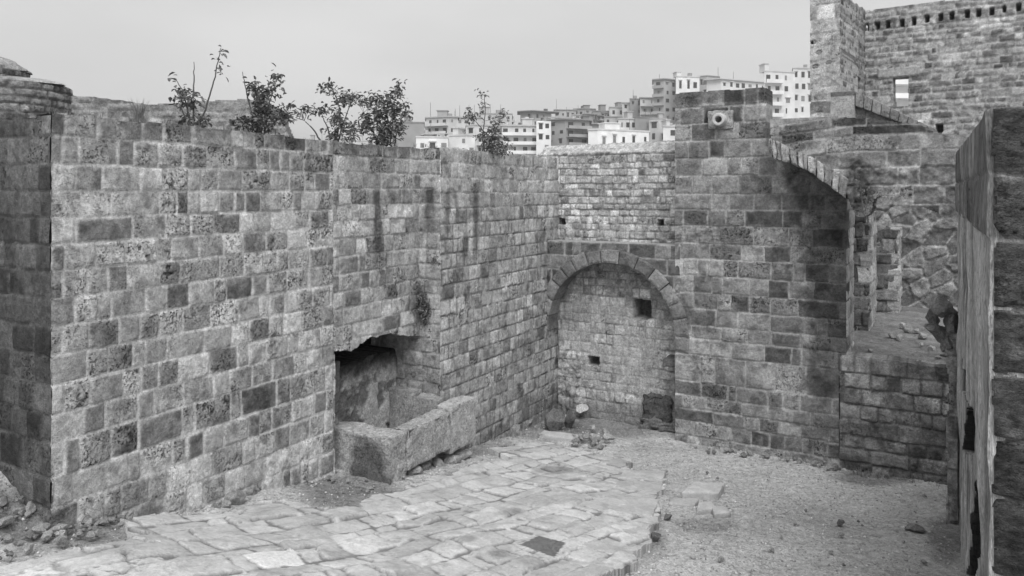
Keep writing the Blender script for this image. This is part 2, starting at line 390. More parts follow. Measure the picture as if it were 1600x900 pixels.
def block_mesh(name, corners8, seed, alb, bev=.03, cuts=5, rough=.02, pit=.4, albf=None):
    """eight corners (bottom 4, top 4) -> a worn block"""
    bm = bmesh.new(); vv = [bm.verts.new(c) for c in corners8]
    for f in ((3, 2, 1, 0), (4, 5, 6, 7), (0, 1, 5, 4), (1, 2, 6, 5), (2, 3, 7, 6), (3, 0, 4, 7)): bm.faces.new([vv[i] for i in f])
    bmesh.ops.recalc_face_normals(bm, faces=bm.faces)
    bmesh.ops.bevel(bm, geom=list(bm.edges), offset=bev, segments=2, profile=.6, affect='EDGES')
    bmesh.ops.subdivide_edges(bm, edges=list(bm.edges), cuts=cuts, use_grid_fill=True)
    bmesh.ops.triangulate(bm, faces=[f for f in bm.faces if len(f.verts) > 4])
    bm.normal_update(); off = Vector((seed * 3.7, seed * 1.9, seed * 5.1))
    for v in bm.verts:
        v.co += v.normal * rough * (mnoise.noise(v.co * 3.2 + off) + .5 * mnoise.noise(v.co * 9 + off) + .3 * mnoise.noise(v.co * 22 + off))
    me = bpy.data.meshes.new(name); bm.to_mesh(me); bm.free()
    me.polygons.foreach_set('use_smooth', np.ones(len(me.polygons), bool))
    n = len(me.vertices); co = np.empty(n * 3, np.float32); me.vertices.foreach_get('co', co); co = co.reshape(-1, 3)
    a = alb * (1 + .22 * fbm(co[:, 0] * 5 + co[:, 1] * 3 + seed, co[:, 2] * 5 + co[:, 1] * 4, seed % 20, 3))
    if albf: a = albf(co, a)
    put_attr(me, np.clip(a, .03, .8), pit)
    return me
def fr_block(fr, u0, u1, v0, v1, w0, w1):
    """corners of a box in a frame, w0 at the back, w1 in front"""
    q = [(u0, w1), (u1, w1), (u1, w0), (u0, w0)]
    return [fr.pt(u, v0, w) for u, w in q] + [fr.pt(u, v1, w) for u, w in q]

# ------------------------------------------------------------------ the long left wall
ZT = H + .90
LW = thing('courtyard_wall', 'long left wall of pitted square stone blocks with a dark recess and rain streaks', 'wall', (-5.464, 9, 1.8))
vA = [H + q for q in (1.06, .66, .326, 0, -.319, -.63, -.95, -1.28, -1.62, -1.965, -2.31, -2.656, -3.0, -3.41, -3.77, -4.14)][::-1]
vA = [vA[0] - .36 * k for k in range(5, 0, -1)] + vA
vA2 = courses(.0, H + .93, .302, 4, .05)
u520 = FA.U(521); uEnd = FA.U(656)
topA_u = [FA.U(x) for x in (80, 170, 215, 287, 382, 520, 656)]
topA_v = [FA.uv(x, y)[1] for x, y in ((80, 177), (170, 185), (215, 191), (287, 196), (382, 207), (520, 221), (656, 232))]
NICHE = FA.poly([(523, 662), (523, 553), (550, 543), (569, 533), (572, 526), (590, 523), (622, 521), (642, 522), (650, 523), (656, 524), (656, 662)])
NICHE[0] = (NICHE[0][0], .9); NICHE[-1] = (uEnd + .01, .9); NICHE[-2] = (uEnd + .01, NICHE[-2][1])
def fnA(u, v):
    h1, a1, p1 = ashlar(u, v, vA, .355, 11, mort=.56, j=.013, tones=(.405, .065), dark=.16, light=.16, pitp=.6, mdep=.012, smear=.32, edge=.011)
    h2, a2, p2 = ashlar(u, v, vA2, .36, 12, mort=.46, j=.009, tones=(.40, .06), dark=.12, light=.14, pitp=.4, mdep=.012)
    s = u > u520 + .01 * fbm(v * 6, v * 0 + 3, 3, 2)
    h = np.where(s, h2, h1); a = np.where(s, a2, a1); p = np.where(s, p2, p1)
    k = np.abs(u - u520) < .014; h = np.where(k, -.012, h)
    # rain streak and grime that grow in patches
    for (x, y0, y1, w, st) in ((590, 300, 405, .14, .68), (575, 300, 330, .12, .45), (612, 302, 330, .10, .4)):
        cu, t = FA.uv(x, y0); _, b = FA.uv(x, y1)
        m = (1 - ss(np.abs(u - cu) + .05 * fbm(u * 5, v * 1.2, 8, 3), w * .25, w * 1.15)) * ss(v + .25 * fbm(u * 6, v * .5, 68, 2), b - .55, b + .55) * (1 - ss(v + .05 * fbm(u * 9, v * 2, 69, 2), t - .04, t + .06)); a = a * (1 - st * m)
    top = 1 - .30 * ss(v + .12 * fbm(u * 2, v * 2, 21, 3), H + .62, H + .86); a = a * top
    lo = ss(fbm(u * .8, v * .8, 22, 4), .05, .6); a = a * (1 - .25 * lo)
    cu, cv = FA.uv(655, 470); a = a * (1 - .6 * blot(u, v, cu, cv, .45, .5))
    cu, cv = FA.uv(350, 800); hb = blot(u, v, cu, cv - .02, .55, .16, 31, .3); h = h - .12 * hb; a = a * (1 - .5 * hb)
    cu, cv = FA.uv(500, 640); a = a * (1 + .15 * blot(u, v, cu, cv, .6, .8))
    return h, a, p
def mA(u, v):
    t = np.interp(u, topA_u, topA_v) + .035 * fbm(u * 2.6, u * 0, 5, 3)
    return (v < t) & ~inpoly(u + .012 * fbm(u * 9, v * 9, 6, 2), v + .09 * fbm(u * 3.6, v * 3.6, 7, 3), NICHE)
grid('front_face', FA, 0, uEnd, .2, H + 1.0, .019, fnA, M_ST, LW, mA, T=.42, skip='lrb')
def fnL(u, v):
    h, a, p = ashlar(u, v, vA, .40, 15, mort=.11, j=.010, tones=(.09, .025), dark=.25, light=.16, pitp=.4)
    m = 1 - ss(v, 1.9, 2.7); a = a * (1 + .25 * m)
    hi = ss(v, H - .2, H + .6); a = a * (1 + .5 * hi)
    return h, a, p
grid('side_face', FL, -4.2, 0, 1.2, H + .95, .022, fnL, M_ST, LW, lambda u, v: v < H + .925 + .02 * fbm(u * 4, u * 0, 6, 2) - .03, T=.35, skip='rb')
link('corner_core', block_mesh('corner_core', fr_block(FA, .028, .34, 1.2, H + .84, -.34, -.03), 17, .10, .01, 6, .012), M_ROCK, LW)
jl = .503
def fnJ(u, v):
    h, a, p = ashlar(u, v, vA2, .34, 18, mort=.38, j=.008, tones=(.42, .05), dark=.1, light=.08, pitp=.3)
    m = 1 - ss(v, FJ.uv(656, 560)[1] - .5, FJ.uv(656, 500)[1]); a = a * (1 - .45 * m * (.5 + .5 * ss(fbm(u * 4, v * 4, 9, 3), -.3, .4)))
    cu, t = FJ.uv(671, 296)
    st = (1 - ss(np.abs(u - cu) + .05 * fbm(u * 5, v * 1.2, 8, 3), .05, .19)) * (1 - ss(v, t - .02, t + .06)) * ss(v + .2 * fbm(u * 6, v * .5, 68, 2), H - 1.15, H - .2); a = a * (1 - .68 * st)
    cu, cv = FJ.uv(661, 480); a = a * (1 - .65 * blot(u, v, cu, cv, .25, .35))
    return h, a, p
grid('return_face', FJ, -1.25, jl, .2, H + .88, .02, fnJ, M_ST, LW, lambda u, v: ((u > -.02) | (v < FJ.uv(650, 524)[1] + .05)) & (v < H + .868), T=.4, skip='lrb')
vB = courses(-.4, H + .89, .302, 5, .05)
def fnB(u, v):
    h, a, p = ashlar(u, v, vB, .30, 19, mort=.22 + .28 * ss(v, H - .7, H - .1), j=.008, tones=(.44, .045), dark=.06, light=.12, pitp=.3, mdep=.016, smear=.3)
    for (x, y0, y1, w, st) in ((700, 296, 352, .12, .55), (712, 298, 345, .1, .55), (743, 285, 410, .17, .62), (727, 350, 425, .14, .45), (790, 350, 420, .1, .2), (735, 420, 500, .25, .2)):
        cu, t = FB.uv(x, y0); _, b = FB.uv(x, y1)
        m = (1 - ss(np.abs(u - cu) + .05 * fbm(u * 5, v * 1.2, 8, 3), w * .25, w * 1.15)) * ss(v + .25 * fbm(u * 6, v * .5, 68, 2), b - .55, b + .55) * (1 - ss(v + .05 * fbm(u * 9, v * 2, 69, 2), t - .04, t + .06)); a = a * (1 - st * m)
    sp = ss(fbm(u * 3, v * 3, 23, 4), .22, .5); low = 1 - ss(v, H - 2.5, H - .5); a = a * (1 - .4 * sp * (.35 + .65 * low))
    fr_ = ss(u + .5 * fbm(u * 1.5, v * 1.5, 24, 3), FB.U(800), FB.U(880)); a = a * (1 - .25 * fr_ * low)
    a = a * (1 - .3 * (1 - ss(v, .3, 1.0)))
    return h, a, p
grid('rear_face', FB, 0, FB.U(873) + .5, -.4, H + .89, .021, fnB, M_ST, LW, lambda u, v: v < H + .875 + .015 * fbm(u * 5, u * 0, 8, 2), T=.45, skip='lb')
# niche: plastered back wall with a black flue above it
def fnN(u, v):
    n = fbm(u * 4, v * 4, 41, 4); n2 = fbm(u * 14, v * 14, 42, 3)
    pl = ss(n, -.25, .05); h = .03 * pl + .02 * n2 * (1 - pl) + .02 * n
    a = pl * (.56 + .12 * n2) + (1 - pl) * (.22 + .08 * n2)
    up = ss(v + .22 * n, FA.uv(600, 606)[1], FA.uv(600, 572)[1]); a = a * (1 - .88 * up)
    return h, a, .3 + 0 * u
FN = FA.off(0, -.62)
vsill = FA.uv(600, 566)[1]
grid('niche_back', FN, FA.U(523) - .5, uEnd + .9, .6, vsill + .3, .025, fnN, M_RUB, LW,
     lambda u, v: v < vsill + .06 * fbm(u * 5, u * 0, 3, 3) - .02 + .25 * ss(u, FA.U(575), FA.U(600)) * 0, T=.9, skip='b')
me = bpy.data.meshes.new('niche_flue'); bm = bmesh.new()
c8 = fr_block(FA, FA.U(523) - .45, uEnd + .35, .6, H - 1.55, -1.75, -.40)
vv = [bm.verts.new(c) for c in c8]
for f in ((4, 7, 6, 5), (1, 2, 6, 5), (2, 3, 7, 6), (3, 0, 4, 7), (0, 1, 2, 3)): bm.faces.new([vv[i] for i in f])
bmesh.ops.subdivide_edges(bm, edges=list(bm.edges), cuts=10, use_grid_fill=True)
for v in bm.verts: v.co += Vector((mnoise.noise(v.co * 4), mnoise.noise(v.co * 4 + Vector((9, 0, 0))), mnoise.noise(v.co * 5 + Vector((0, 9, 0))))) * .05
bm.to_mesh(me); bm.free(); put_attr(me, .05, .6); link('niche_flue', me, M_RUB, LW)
# small broken slab standing in the niche
u0 = FA.U(541); link('niche_slab', block_mesh('niche_slab', fr_block(FA, u0 - .1, u0 + .34, FA.uv(545, 625)[1] - .35, FA.uv(545, 573)[1], -.55, -.45), 6, .2, .02, 4, .02), M_RUB, LW)

# ------------------------------------------------------------------ stone trough
TQ = Vector((-2.06, 12.856, 0)); FT = Frame(TQ.x, TQ.y, *dA)         # long outer face; u=0 at the near corner
zt = 1.605
TR = thing('stone_trough', 'old stone trough of thick worn slabs standing against the left wall recess', 'trough', (TQ.x, TQ.y, .8))
def trA(co, a):
    P = co - np.array([TQ.x, TQ.y, 0]); n = P @ FT.n[:]; uu = P @ FT.u
    dk = (uu < .04) & (co[:, 2] < zt - .04)
    m = ss(fbm(n * 2.6, co[:, 2] * 2.6, 71, 3) + .9 * (1 - np.abs(n + .45) * 1.6), .1, .7)
    return np.where(dk, a * (1 - .68 * m), a)
link('end_slab', block_mesh('end_slab', fr_block(FT, 0, .455, .72, zt, -1.42, 0), 3, .46, .022, 14, .03, .5, trA), M_ROCK, TR)
link('side_slab', block_mesh('side_slab', fr_block(FT, .478, 1.79, .92, zt + .02, -.36, .025), 5, .48, .03, 14, .04, .6), M_ROCK, TR)
link('side_slab', block_mesh('side_slab', fr_block(FT, 1.822, 2.72, .80, zt + .075, -.36, -.01), 8, .46, .02, 12, .02, .4), M_ST, TR)
link('inner_slab', block_mesh('inner_slab', fr_block(FJ, -.58, .06, .6, 1.82, .005, .27), 9, .36, .03, 9, .025, .4), M_ROCK, TR)
link('inner_slab', block_mesh('inner_slab', fr_block(FJ, .07, .66, .6, 1.74, .005, .33), 10, .38, .03, 9, .025, .4), M_ROCK, TR)
rs = random.Random(4)
for k in range(6):                                                  # packing stones under the slabs
    u = .3 + k * .42; me = rock_mesh('footing_stone', 60 + k, .24, .16, .16, .36 + rs.uniform(-.06, .06))
    o = link('footing_stone', me, M_ROCK, TR); p = FT.pt(u, float(gz(*FT.pt(u, 0)[:2])) + .06, -.12); o.location = p; o.rotation_euler = (0, 0, rs.uniform(0, 3))

# ------------------------------------------------------------------ rear wall, blocked arch
EW = thing('rear_wall', 'pale rear wall of small rubble courses filling and rising above the arch', 'wall', (2.5, 19, 0))
vE = courses(H - 2.2, H + 1.4, .175, 9, .2); vE = courses(-.4, vE[0], .24, 10, .15)[:-1] + vE
eH = [(prect(FE, 872, 883, 341, 351), .3), (prect(FE, 1027, 1037, 343, 353), .3), (prect(FE, 989, 1017, 467, 500), .55), (prect(FE, 919, 936, 556, 573), .4)]
def fnE(u, v):
    h, a, p = ashlar(u, v, vE, .22, 25, mort=.32, j=.009, tones=(.53, .06), dark=.12, light=.16, pitp=.25, wob=.03, wj=.5, mdep=.022, off=.014, edge=.012, smear=.25)
    n = fbm(u * 2, v * 2, 27, 4); n2 = fbm(u * 9, v * 9, 28, 3)
    lowm = (1 - ss(v, H - 3.7, H - 3.2)) ; pl = ss(n + .25, -.2, .3) * lowm
    h = h * (1 - .6 * pl) + .01 * n2 * pl; a = a * (1 - pl * .6) + pl * .6 * (.44 + .06 * n2 + .05 * n)
    mid = blot(u, v, FE.U(940), H - 3.0, 1.2, .35, 29); h = h * (1 - .5 * mid); a = a * (1 - .7 * mid) + .7 * mid * (.46 + .08 * n2)
    ct = ss(v, H + .98, H + 1.02); h = h - np.clip(v - H - .98, 0, 1) * 1.5 + ct * .06 * n2; a = a * (1 - ct) + ct * (.46 + .18 * n2)
    # rough bed standing proud at the left foot
    q = prect(FE, 862, 905, 548, 660); m = ((u > q[0]) & (u < q[1] + .12 * n2) & (v < q[3])) * 1.; h = h + m * .05 * (1 + n2); a = a * (1 - .18 * m)
    ba = 1 - ss(v + .2 * n, .25, .75); a = a * (1 - .45 * ba)
    for rc, dp in eH: h, a = recess(u, v, h, a, rc, dp, .14)
    return h, a, p
eTop = [(FE.U(873), FE.uv(873, 226)[1]), (FE.U(1060), FE.uv(1060, 217)[1])]
grid('wall_face', FE, -.55, 3.9, -.4, H + 1.4, .021, fnE, M_RUB, EW,
     lambda u, v: v < np.interp(u, [e[0] for e in eTop], [e[1] for e in eTop]) + .04 * fbm(u * 5, u * 0, 14, 3), T=.7, skip='lrb')
p = FE.uv(1052, 548); me = block_mesh('bracket_stone', fr_block(FE, p[0] - .1, p[0] + .3, p[1] - .28, p[1] - .1, -.1, .5), 12, .16, .03, 4, .03)
link('bracket_stone', me, M_ROCK, EW)

AR = thing('stone_arch', 'wide round arch of long wedge stones set in front of the pale rear wall', 'arch', (2.5, 18.3, 0))
aC = (1.672, H - 3.36); RI, RO = 1.63, 1.955; vTopA = H - 1.245
def fnS(u, v):
    vb = [H - 4, aC[1] + .2, H - 2.35, H - 1.95, H - 1.58, vTopA + .003]
    return ashlar(u, v, vb, .56, 33, mort=.32, j=.012, tones=(.17, .025), dark=.15, light=.08, pitp=.2)
grid('spandrel', FC, 0.0, 3.42, H - 3.4, vTopA, .02, fnS, M_ST, AR, lambda u, v: np.hypot(u - aC[0], v - aC[1]) > RO - .03, T=.55)
nv_ = 15; rs = random.Random(12)
bnd = [0]
for i in range(nv_): bnd.append(bnd[-1] + rs.uniform(.8, 1.25))
bnd = [math.pi * (1.03 - 1.09 * b / bnd[-1]) for b in bnd]
for i in range(nv_):
    t0, t1 = bnd[i] - .006, bnd[i + 1] + .006
    ro = RO + rs.uniform(-.03, .03); g = 7
    al = rs.choice([.16, .2, .22, .24, .28, .15]); pr = .035 + rs.uniform(-.01, .01)
    def A_(t, r): return aC[0] + r * math.cos(t), aC[1] + r * math.sin(t)
    nx, ny = 7, 7
    bm = bmesh.new()
    F_ = [[None] * (ny + 1) for _ in range(nx + 1)]; B_ = [[None] * (ny + 1) for _ in range(nx + 1)]
    for a in range(nx + 1):
        for b in range(ny + 1):
            t = t0 + (t1 - t0) * a / nx; r = RI + (ro - RI) * b / ny; u, v = A_(t, r)
            e = min(a, nx - a, b, ny - b); w = pr - (.022 if e == 0 else 0) + .012 * mnoise.noise((u * 6, v * 6, i))
            F_[a][b] = bm.verts.new(FC.pt(u, v, w)); B_[a][b] = bm.verts.new(FC.pt(u, v, -.5))
    for a in range(nx):
        for b in range(ny): bm.faces.new((F_[a][b], F_[a][b + 1], F_[a + 1][b + 1], F_[a + 1][b]))
    for a in range(nx):
        bm.faces.new((F_[a][0], F_[a + 1][0], B_[a + 1][0], B_[a][0])); bm.faces.new((F_[a][ny], B_[a][ny], B_[a + 1][ny], F_[a + 1][ny]))
    for b in range(ny):
        bm.faces.new((F_[0][b], B_[0][b], B_[0][b + 1], F_[0][b + 1])); bm.faces.new((F_[nx][b], F_[nx][b + 1], B_[nx][b + 1], B_[nx][b]))
    bmesh.ops.recalc_face_normals(bm, faces=bm.faces)
    bmesh.ops.delete(bm, geom=[v for v in bm.verts if not v.link_faces], context='VERTS')
    me = bpy.data.meshes.new('voussoir'); bm.to_mesh(me); bm.free()
    n = len(me.vertices); co = np.empty(n * 3, np.float32); me.vertices.foreach_get('co', co); co = co.reshape(-1, 3)
    put_attr(me, al * (1 + .25 * fbm(co[:, 0] * 6 + i, co[:, 2] * 6, 9, 3)), .3); link('voussoir', me, M_ST, AR)

# ------------------------------------------------------------------ tall wall to the right of the arch
CW = thing('tall_wall', 'tall wall of big square stones with a round drain spout near its top', 'wall', (5, 16.8, 0))
vC = [FC.uv(1055, y)[1] for y in (700, 677, 655, 635, 615, 592, 551, 526, 505, 480, 455, 429, 403, 379, 352, 327, 303, 275, 248, 221, 195, 170, 143)]
vC = [vC[0] - .6, vC[0] - .3] + vC
uC0 = FC.U(1055); uC1 = FC.U(1322); uStep = FC.U(1198)
def fnC(u, v):
    h, a, p = ashlar(u, v, vC, .52, 35, mort=.36, j=.012, tones=(.235, .06), dark=.17, light=.20, pitp=.4, off=.014, wob=.016, mdep=.014, bulge=.012)
    n = fbm(u * 3, v * 3, 37, 4); n2 = fbm(u * 10, v * 10, 38, 3)
    lich = ss(fbm(u * 1.7, v * 1.7, 39, 4), .0, .5); a = a * (1 + .35 * lich)
    er = blot(u, v, FC.U(1100), H - 3.9, .9, .35, 40) + blot(u, v, FC.U(1110), H - .95, .8, .3, 43); er = np.clip(er, 0, 1)
    h = h - er * .035 * np.abs(n2); a = a * (1 - .35 * er * ss(n2, .0, .35))
    # half-arch shade painted in with dark stain, and the pale big block low down
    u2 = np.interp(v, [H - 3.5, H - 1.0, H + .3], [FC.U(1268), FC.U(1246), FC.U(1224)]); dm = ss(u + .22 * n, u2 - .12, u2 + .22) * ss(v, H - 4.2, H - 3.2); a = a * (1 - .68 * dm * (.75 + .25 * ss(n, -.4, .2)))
    ct = (1 - ss(np.abs(v - (vC[-1] - .17)), .12, .18)); a = a * (1 - .45 * ct * (u < uStep))
    m = blot(u, v, FC.U(1225), FC.uv(1225, 595)[1], .75, .3, 44, .25); a = a * (1 - m) + m * (.42 + .1 * n2)
    m = blot(u, v, FC.U(1285), FC.uv(1285, 605)[1], .5, .38, 45, .4); a = a * (1 - .6 * m)
    m = blot(u, v, FC.U(1290), FC.uv(1290, 690)[1], .6, .5, 46, .4); a = a * (1 - .3 * m); h = h + m * .02 * n2
    return h, a, p
def mC(u, v):
    t = np.where(u < uStep, FC.uv(1055, 146)[1], H + 1.0); e = .012 * fbm(v * 7, v * 0 + 2, 47, 2)
    return (v < t + .01 * fbm(u * 5, u * 0, 48, 2)) & (u < np.where(v > 2.42, uC1, FC.U(1311)) + e)
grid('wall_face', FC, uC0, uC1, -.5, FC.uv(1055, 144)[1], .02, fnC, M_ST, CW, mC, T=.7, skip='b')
FCe = Frame(*(FC.P(uC1, 0, 0)[:2]), *dA)
def fnCe(u, v):
    h, a, p = ashlar(u, v, vC, .9, 49, mort=.34, j=.012, tones=(.42, .05), dark=.05, light=.1, pitp=.3, off=.02)
    return h, a, p
grid('end_face', FCe, .03, 1.5, 2.3, H + .05, .03, fnCe, M_ST, CW, None, T=.3, skip='b')
# drain spout: a thick short ring
u, v = FC.uv(1127, 188)
def lathe(fr, u, v, prof, mat, name, parent, seg=28):
    bm = bmesh.new(); rings = []
    for r, w in prof:
        rings.append([bm.verts.new(fr.pt(u + r * math.cos(2 * math.pi * k / seg), v + r * math.sin(2 * math.pi * k / seg), w)) for k in range(seg)])
    for a, b in zip(rings, rings[1:]):
        for k in range(seg): bm.faces.new((a[k], a[(k + 1) % seg], b[(k + 1) % seg], b[k]))
    bm.faces.new(rings[-1][::-1]).material_index = 1
    bmesh.ops.recalc_face_normals(bm, faces=bm.faces)
    me = bpy.data.meshes.new(name); bm.to_mesh(me); bm.free(); return link(name, me, mat, parent)
sp = lathe(FC, u, v, [(.15, -.1), (.14, .26), (.125, .28), (.085, .28), (.075, .26), (.07, -.05)], M_PIPE, 'drain_spout', CW)
# mortar collar round the spout
sp.data.materials.append(M_BORE)
link('spout_collar', block_mesh('spout_collar', fr_block(FC, u - .3, u + .28, v - .2, v + .22, -.05, .05), 14, .38, .03, 6, .03), M_ROCK, CW)

# ------------------------------------------------------------------ curved stepped mass with the broken half arch
FG = FC.off(0, .95)
GM = thing('stepped_wall', 'stepped curved wall carried on a broken half arch over a dark hollow', 'wall', (8, 15, 3))
G_OUT = FG.poly([(1203, 182), (1300, 181), (1345, 185), (1440, 195), (1462, 208), (1520, 211), (1520, 352), (1486, 348), (1460, 330), (1440, 322), (1405, 318), (1380, 306), (1366, 312), (1356, 338), (1340, 340), (1330, 322), (1322, 300)])
arc = [(1322, 300), (1300, 281), (1280, 266), (1258, 252), (1240, 243), (1222, 236), (1203, 232)]
G_OUT = G_OUT[:-1] + FG.poly(arc)
vG = [FG.uv(1340, y)[1] for y in (370, 345, 318, 289, 262, 236, 211, 196, 180)]
def fnG(u, v):
    uk = FG.U(1340); bend = .16 * np.clip((uk - u) / 1.6, 0, 1.2) ** 1.3
    h, a, p = ashlar(u, v + bend, vG, .62, 55, mort=.36, j=.012, tones=(.24, .05), dark=.22, light=.12, pitp=.3, off=.02, mdep=.02)
    n = fbm(u * 2.5, v * 2.5, 56, 4); n2 = fbm(u * 9, v * 9, 57, 3)
    lo = 1 - ss(v, FG.uv(1340, 262)[1] - .1, FG.uv(1340, 245)[1]); h = h + lo * .07 * n + lo * .03 * n2
    a = a * (1 + .35 * lo * ss(n, -.2, .4)); a = a * (1 - .3 * (1 - lo)* ss(-n, -.1, .4))
    m = blot(u, v, FG.U(1345), FG.uv(1345, 285)[1], .35, .55, 58, .5); a = a * (1 - .65 * m); h = h + .05 * m * n2
    return h, a, p
grid('wall_face', FG, FG.U(1203), FG.U(1520), H - .9, FG.uv(1340, 180)[1], .021, fnG, M_ST, GM, lambda u, v: inpoly(u + .02 * fbm(u * 6, v * 6, 59, 2), v + .015 * fbm(u * 6, v * 6, 60, 2), G_OUT), T=.97, skip='r')
# the rampant arch stones
lowr = [(1203, 246), (1217, 249), (1239, 255), (1256, 264), (1275, 276), (1298, 291), (1323, 312)]; upr = [(1202, 217), (1214, 219), (1237, 231), (1255, 239), (1275, 249), (1300, 263), (1326, 281)]
lw = np.array(FG.poly(lowr)); up = np.array(FG.poly(upr)); tt = np.linspace(0, 1, len(lw)); nb = 12
cut = np.cumsum([0] + [rs.uniform(.6, 1.5) for _ in range(nb)]); cut = cut / cut[-1]
def arcpt(arr, t): return np.interp(t, tt, arr[:, 0]), np.interp(t, tt, arr[:, 1])
for i in range(nb):
    a, b = cut[i] + .004, cut[i + 1] - .004; l0 = arcpt(lw, a); l1 = arcpt(lw, b); p0 = arcpt(up, a); p1 = arcpt(up, b)
    w1 = .05 + rs.uniform(-.02, .02); w0 = -.94; q = rs.uniform(-.02, .02)
    c = [FG.pt(l0[0], l0[1] + q, w1), FG.pt(l1[0], l1[1] + q, w1), FG.pt(l1[0], l1[1] + q, w0), FG.pt(l0[0], l0[1] + q, w0),
         FG.pt(p0[0], p0[1] + q, w1), FG.pt(p1[0], p1[1] + q, w1), FG.pt(p1[0], p1[1] + q, w0), FG.pt(p0[0], p0[1] + q, w0)]
    link('arch_stone', block_mesh('arch_stone', c, 70 + i, rs.uniform(.24, .46), .025, 4, .035, .4), M_ST, GM)

# ------------------------------------------------------------------ low wall, terrace behind, piers, rough back wall
vF = [FC.uv(1330, y)[1] for y in (770, 745, 722, 700, 680, 655, 632, 606, 582, 553)]
FW = thing('low_wall', 'low rubble wall closing the broken opening right of the tall wall', 'wall', (8, 15.2, 0))
def fnF(u, v):
    h, a, p = ashlar(u, v, vF, .36, 61, mort=.21, j=.014, tones=(.29, .05), dark=.2, light=.2, pitp=.4, off=.02, wob=.03, bulge=.02, mdep=.025)
    n = fbm(u * 2.5, v * 2.5, 62, 4); a = a * (1 - .25 * ss(n, 0, .5))
    m = ss(v, 2.05, 2.2) * ss(u, FC.U(1385), FC.U(1400)); a = a * (1 - .45 * m); a = a * (1 - .35 * (1 - ss(v, .1, .55)))
    return h, a, p
uF0 = FC.U(1311) + .012; uF1 = FC.U(1490)
fTop = lambda u: np.interp(u, [uF0, FC.U(1340), FC.U(1475)], [2.42, 2.40, 2.34])
grid('wall_face', FC, uF0, uF1, -.4, 2.45, .021, fnF, M_RUB, FW, lambda u, v: v < fTop(u) + .02 * fbm(u * 5, u * 0, 63, 3), T=.5, skip='rb')
FT2 = FC
X0 = []
nu, nw = 110, 150
U_, W_ = np.meshgrid(np.linspace(uC1 - .8, uC1 + 7, nu), np.linspace(-9, -.06, nw))
Vt = FC.P(U_, 2.36 + .05 * fbm(U_ * 1.5, W_ * 1.5, 65, 3) + .025 * fbm(U_ * 9, W_ * 9, 66, 3) - .05 * ss(W_, -.6, 0), W_).reshape(-1, 3)
idx = np.arange(nu * nw).reshape(nw, nu); Qt = np.stack([idx[:-1, :-1], idx[:-1, 1:], idx[1:, 1:], idx[1:, :-1]], -1).reshape(-1, 4)
at_ = .22 + .10 * fbm(U_ * 4, W_ * 4, 67, 4) + .16 * ss(W_, -.55, -.15) + .06 * blot(U_, W_, uC1 + 2.2, -3.2, 1, .7, 68)
o = mesh_np('terrace_floor', Vt, Qt, {'alb': np.clip(at_.ravel(), .05, .6), 'pit': np.full(len(Vt), .5)}, M_GR)
tag(o, 'earth floor of the raised passage behind the low wall', 'ground', kind='structure')
def Yframe(px, Y, d=dC): return Frame((px - CX) / F * Y, Y, *d)
# piers at the left side of the passage
def pier(px0, px1, px2, Y, ytop, label, seed):
    fr = Yframe(px0, Y); u1 = fr.U(px1); t = thing('broken_pier', label, 'pier', tuple(fr.P(0, 2.3)), 'broken piers in the passage')
    vt = fr.uv(px1, ytop)[1]; vb = courses(2.1, vt, .36, seed, .2)
    grid('pier_face', fr, -.45, u1, 2.1, vt, .024, lambda u, v: ashlar(u, v, vb, .5, seed, mort=.14, tones=(.19, .04), dark=.3, light=.12, off=.04, j=.016, mdep=.03), M_RUB, t,
         lambda u, v: (v < vt - .12 * (1 + fbm(u * 4, u * 0, seed, 2))) & (u < u1 - .06 + .09 * fbm(v * 3.2, v * 0 + seed, 3, 2)), T=.35, skip='b')
    q = fr.P(u1 - .035, 0, -.02); fe = Frame(q[0], q[1], *dA); ue = fe.U(px2)
    grid('pier_end', fe, 0, max(.35, ue), 2.1, vt - .12, .03, lambda u, v: ashlar(u, v, vb, .8, seed + 1, mort=.3, tones=(.44, .05), dark=.1, light=.1, off=.03), M_RUB, t,
         None, T=.3, skip='b')
pier(1337, 1362, 1370, 18.7, 326, 'nearer broken pier of single stacked stones with a pale edge', 81)
pier(1372, 1407, 1415, 21.6, 352, 'farther wider pier stub with a pale edge against the rough back wall', 84)
# rough back wall of slanting vault stones
FH = Yframe(1420, 22.6)
HW = thing('rough_back_wall', 'rough wall of slanting broken vault stones at the back of the passage', 'wall', tuple(FH.P(0, 2.4)))
def fnH(u, v):
    an = .75; U = (u * math.cos(an) + v * math.sin(an)) / .62; W = (-u * math.sin(an) + v * math.cos(an)) / .42
    U = U + .12 * fbm(u * 1.5, v * 1.5, 91, 2); W = W + .12 * fbm(u * 1.5, v * 1.5, 92, 2)
    f1 = np.full(u.shape, 9.); f2 = f1.copy(); cid = np.zeros(u.shape); ui = np.floor(U).astype(int); wi = np.floor(W).astype(int)
    for i in (-1, 0, 1):
        for j in (-1, 0, 1):
            gx = ui + i; gy = wi + j; cx = gx + .5 + .7 * (_T[gx & 255, gy & 255] - .5); cy = gy + .5 + .7 * (_T[(gx + 9) & 255, (gy + 5) & 255] - .5)
            d = np.hypot(U - cx, W - cy); n = d < f1; f2 = np.where(n, f1, np.minimum(f2, d)); f1 = np.where(n, d, f1); cid = np.where(n, _T[(gx + 33) & 255, (gy + 3) & 255], cid)
    n2 = fbm(u * 8, v * 8, 93, 3); J = ss((f2 - f1) * .25 + .03 * n2, .005, .04); n4 = fbm(u * 2.5, v * 2.5, 94, 3)
    h = J * (.04 + .10 * (cid - .5)) + .035 * n2 + .03 * n4 - .02 * (1 - J); a = (J * (.22 + .14 * (cid - .5)) + (1 - J) * .40) * (1 + .3 * n2 + .45 * n4)
    return h, a, .4 * J
grid('wall_face', FH, FH.U(1325), FH.U(1540), 2.1, H + .6, .03, fnH, M_RUB, HW, None, T=.6, skip='b')

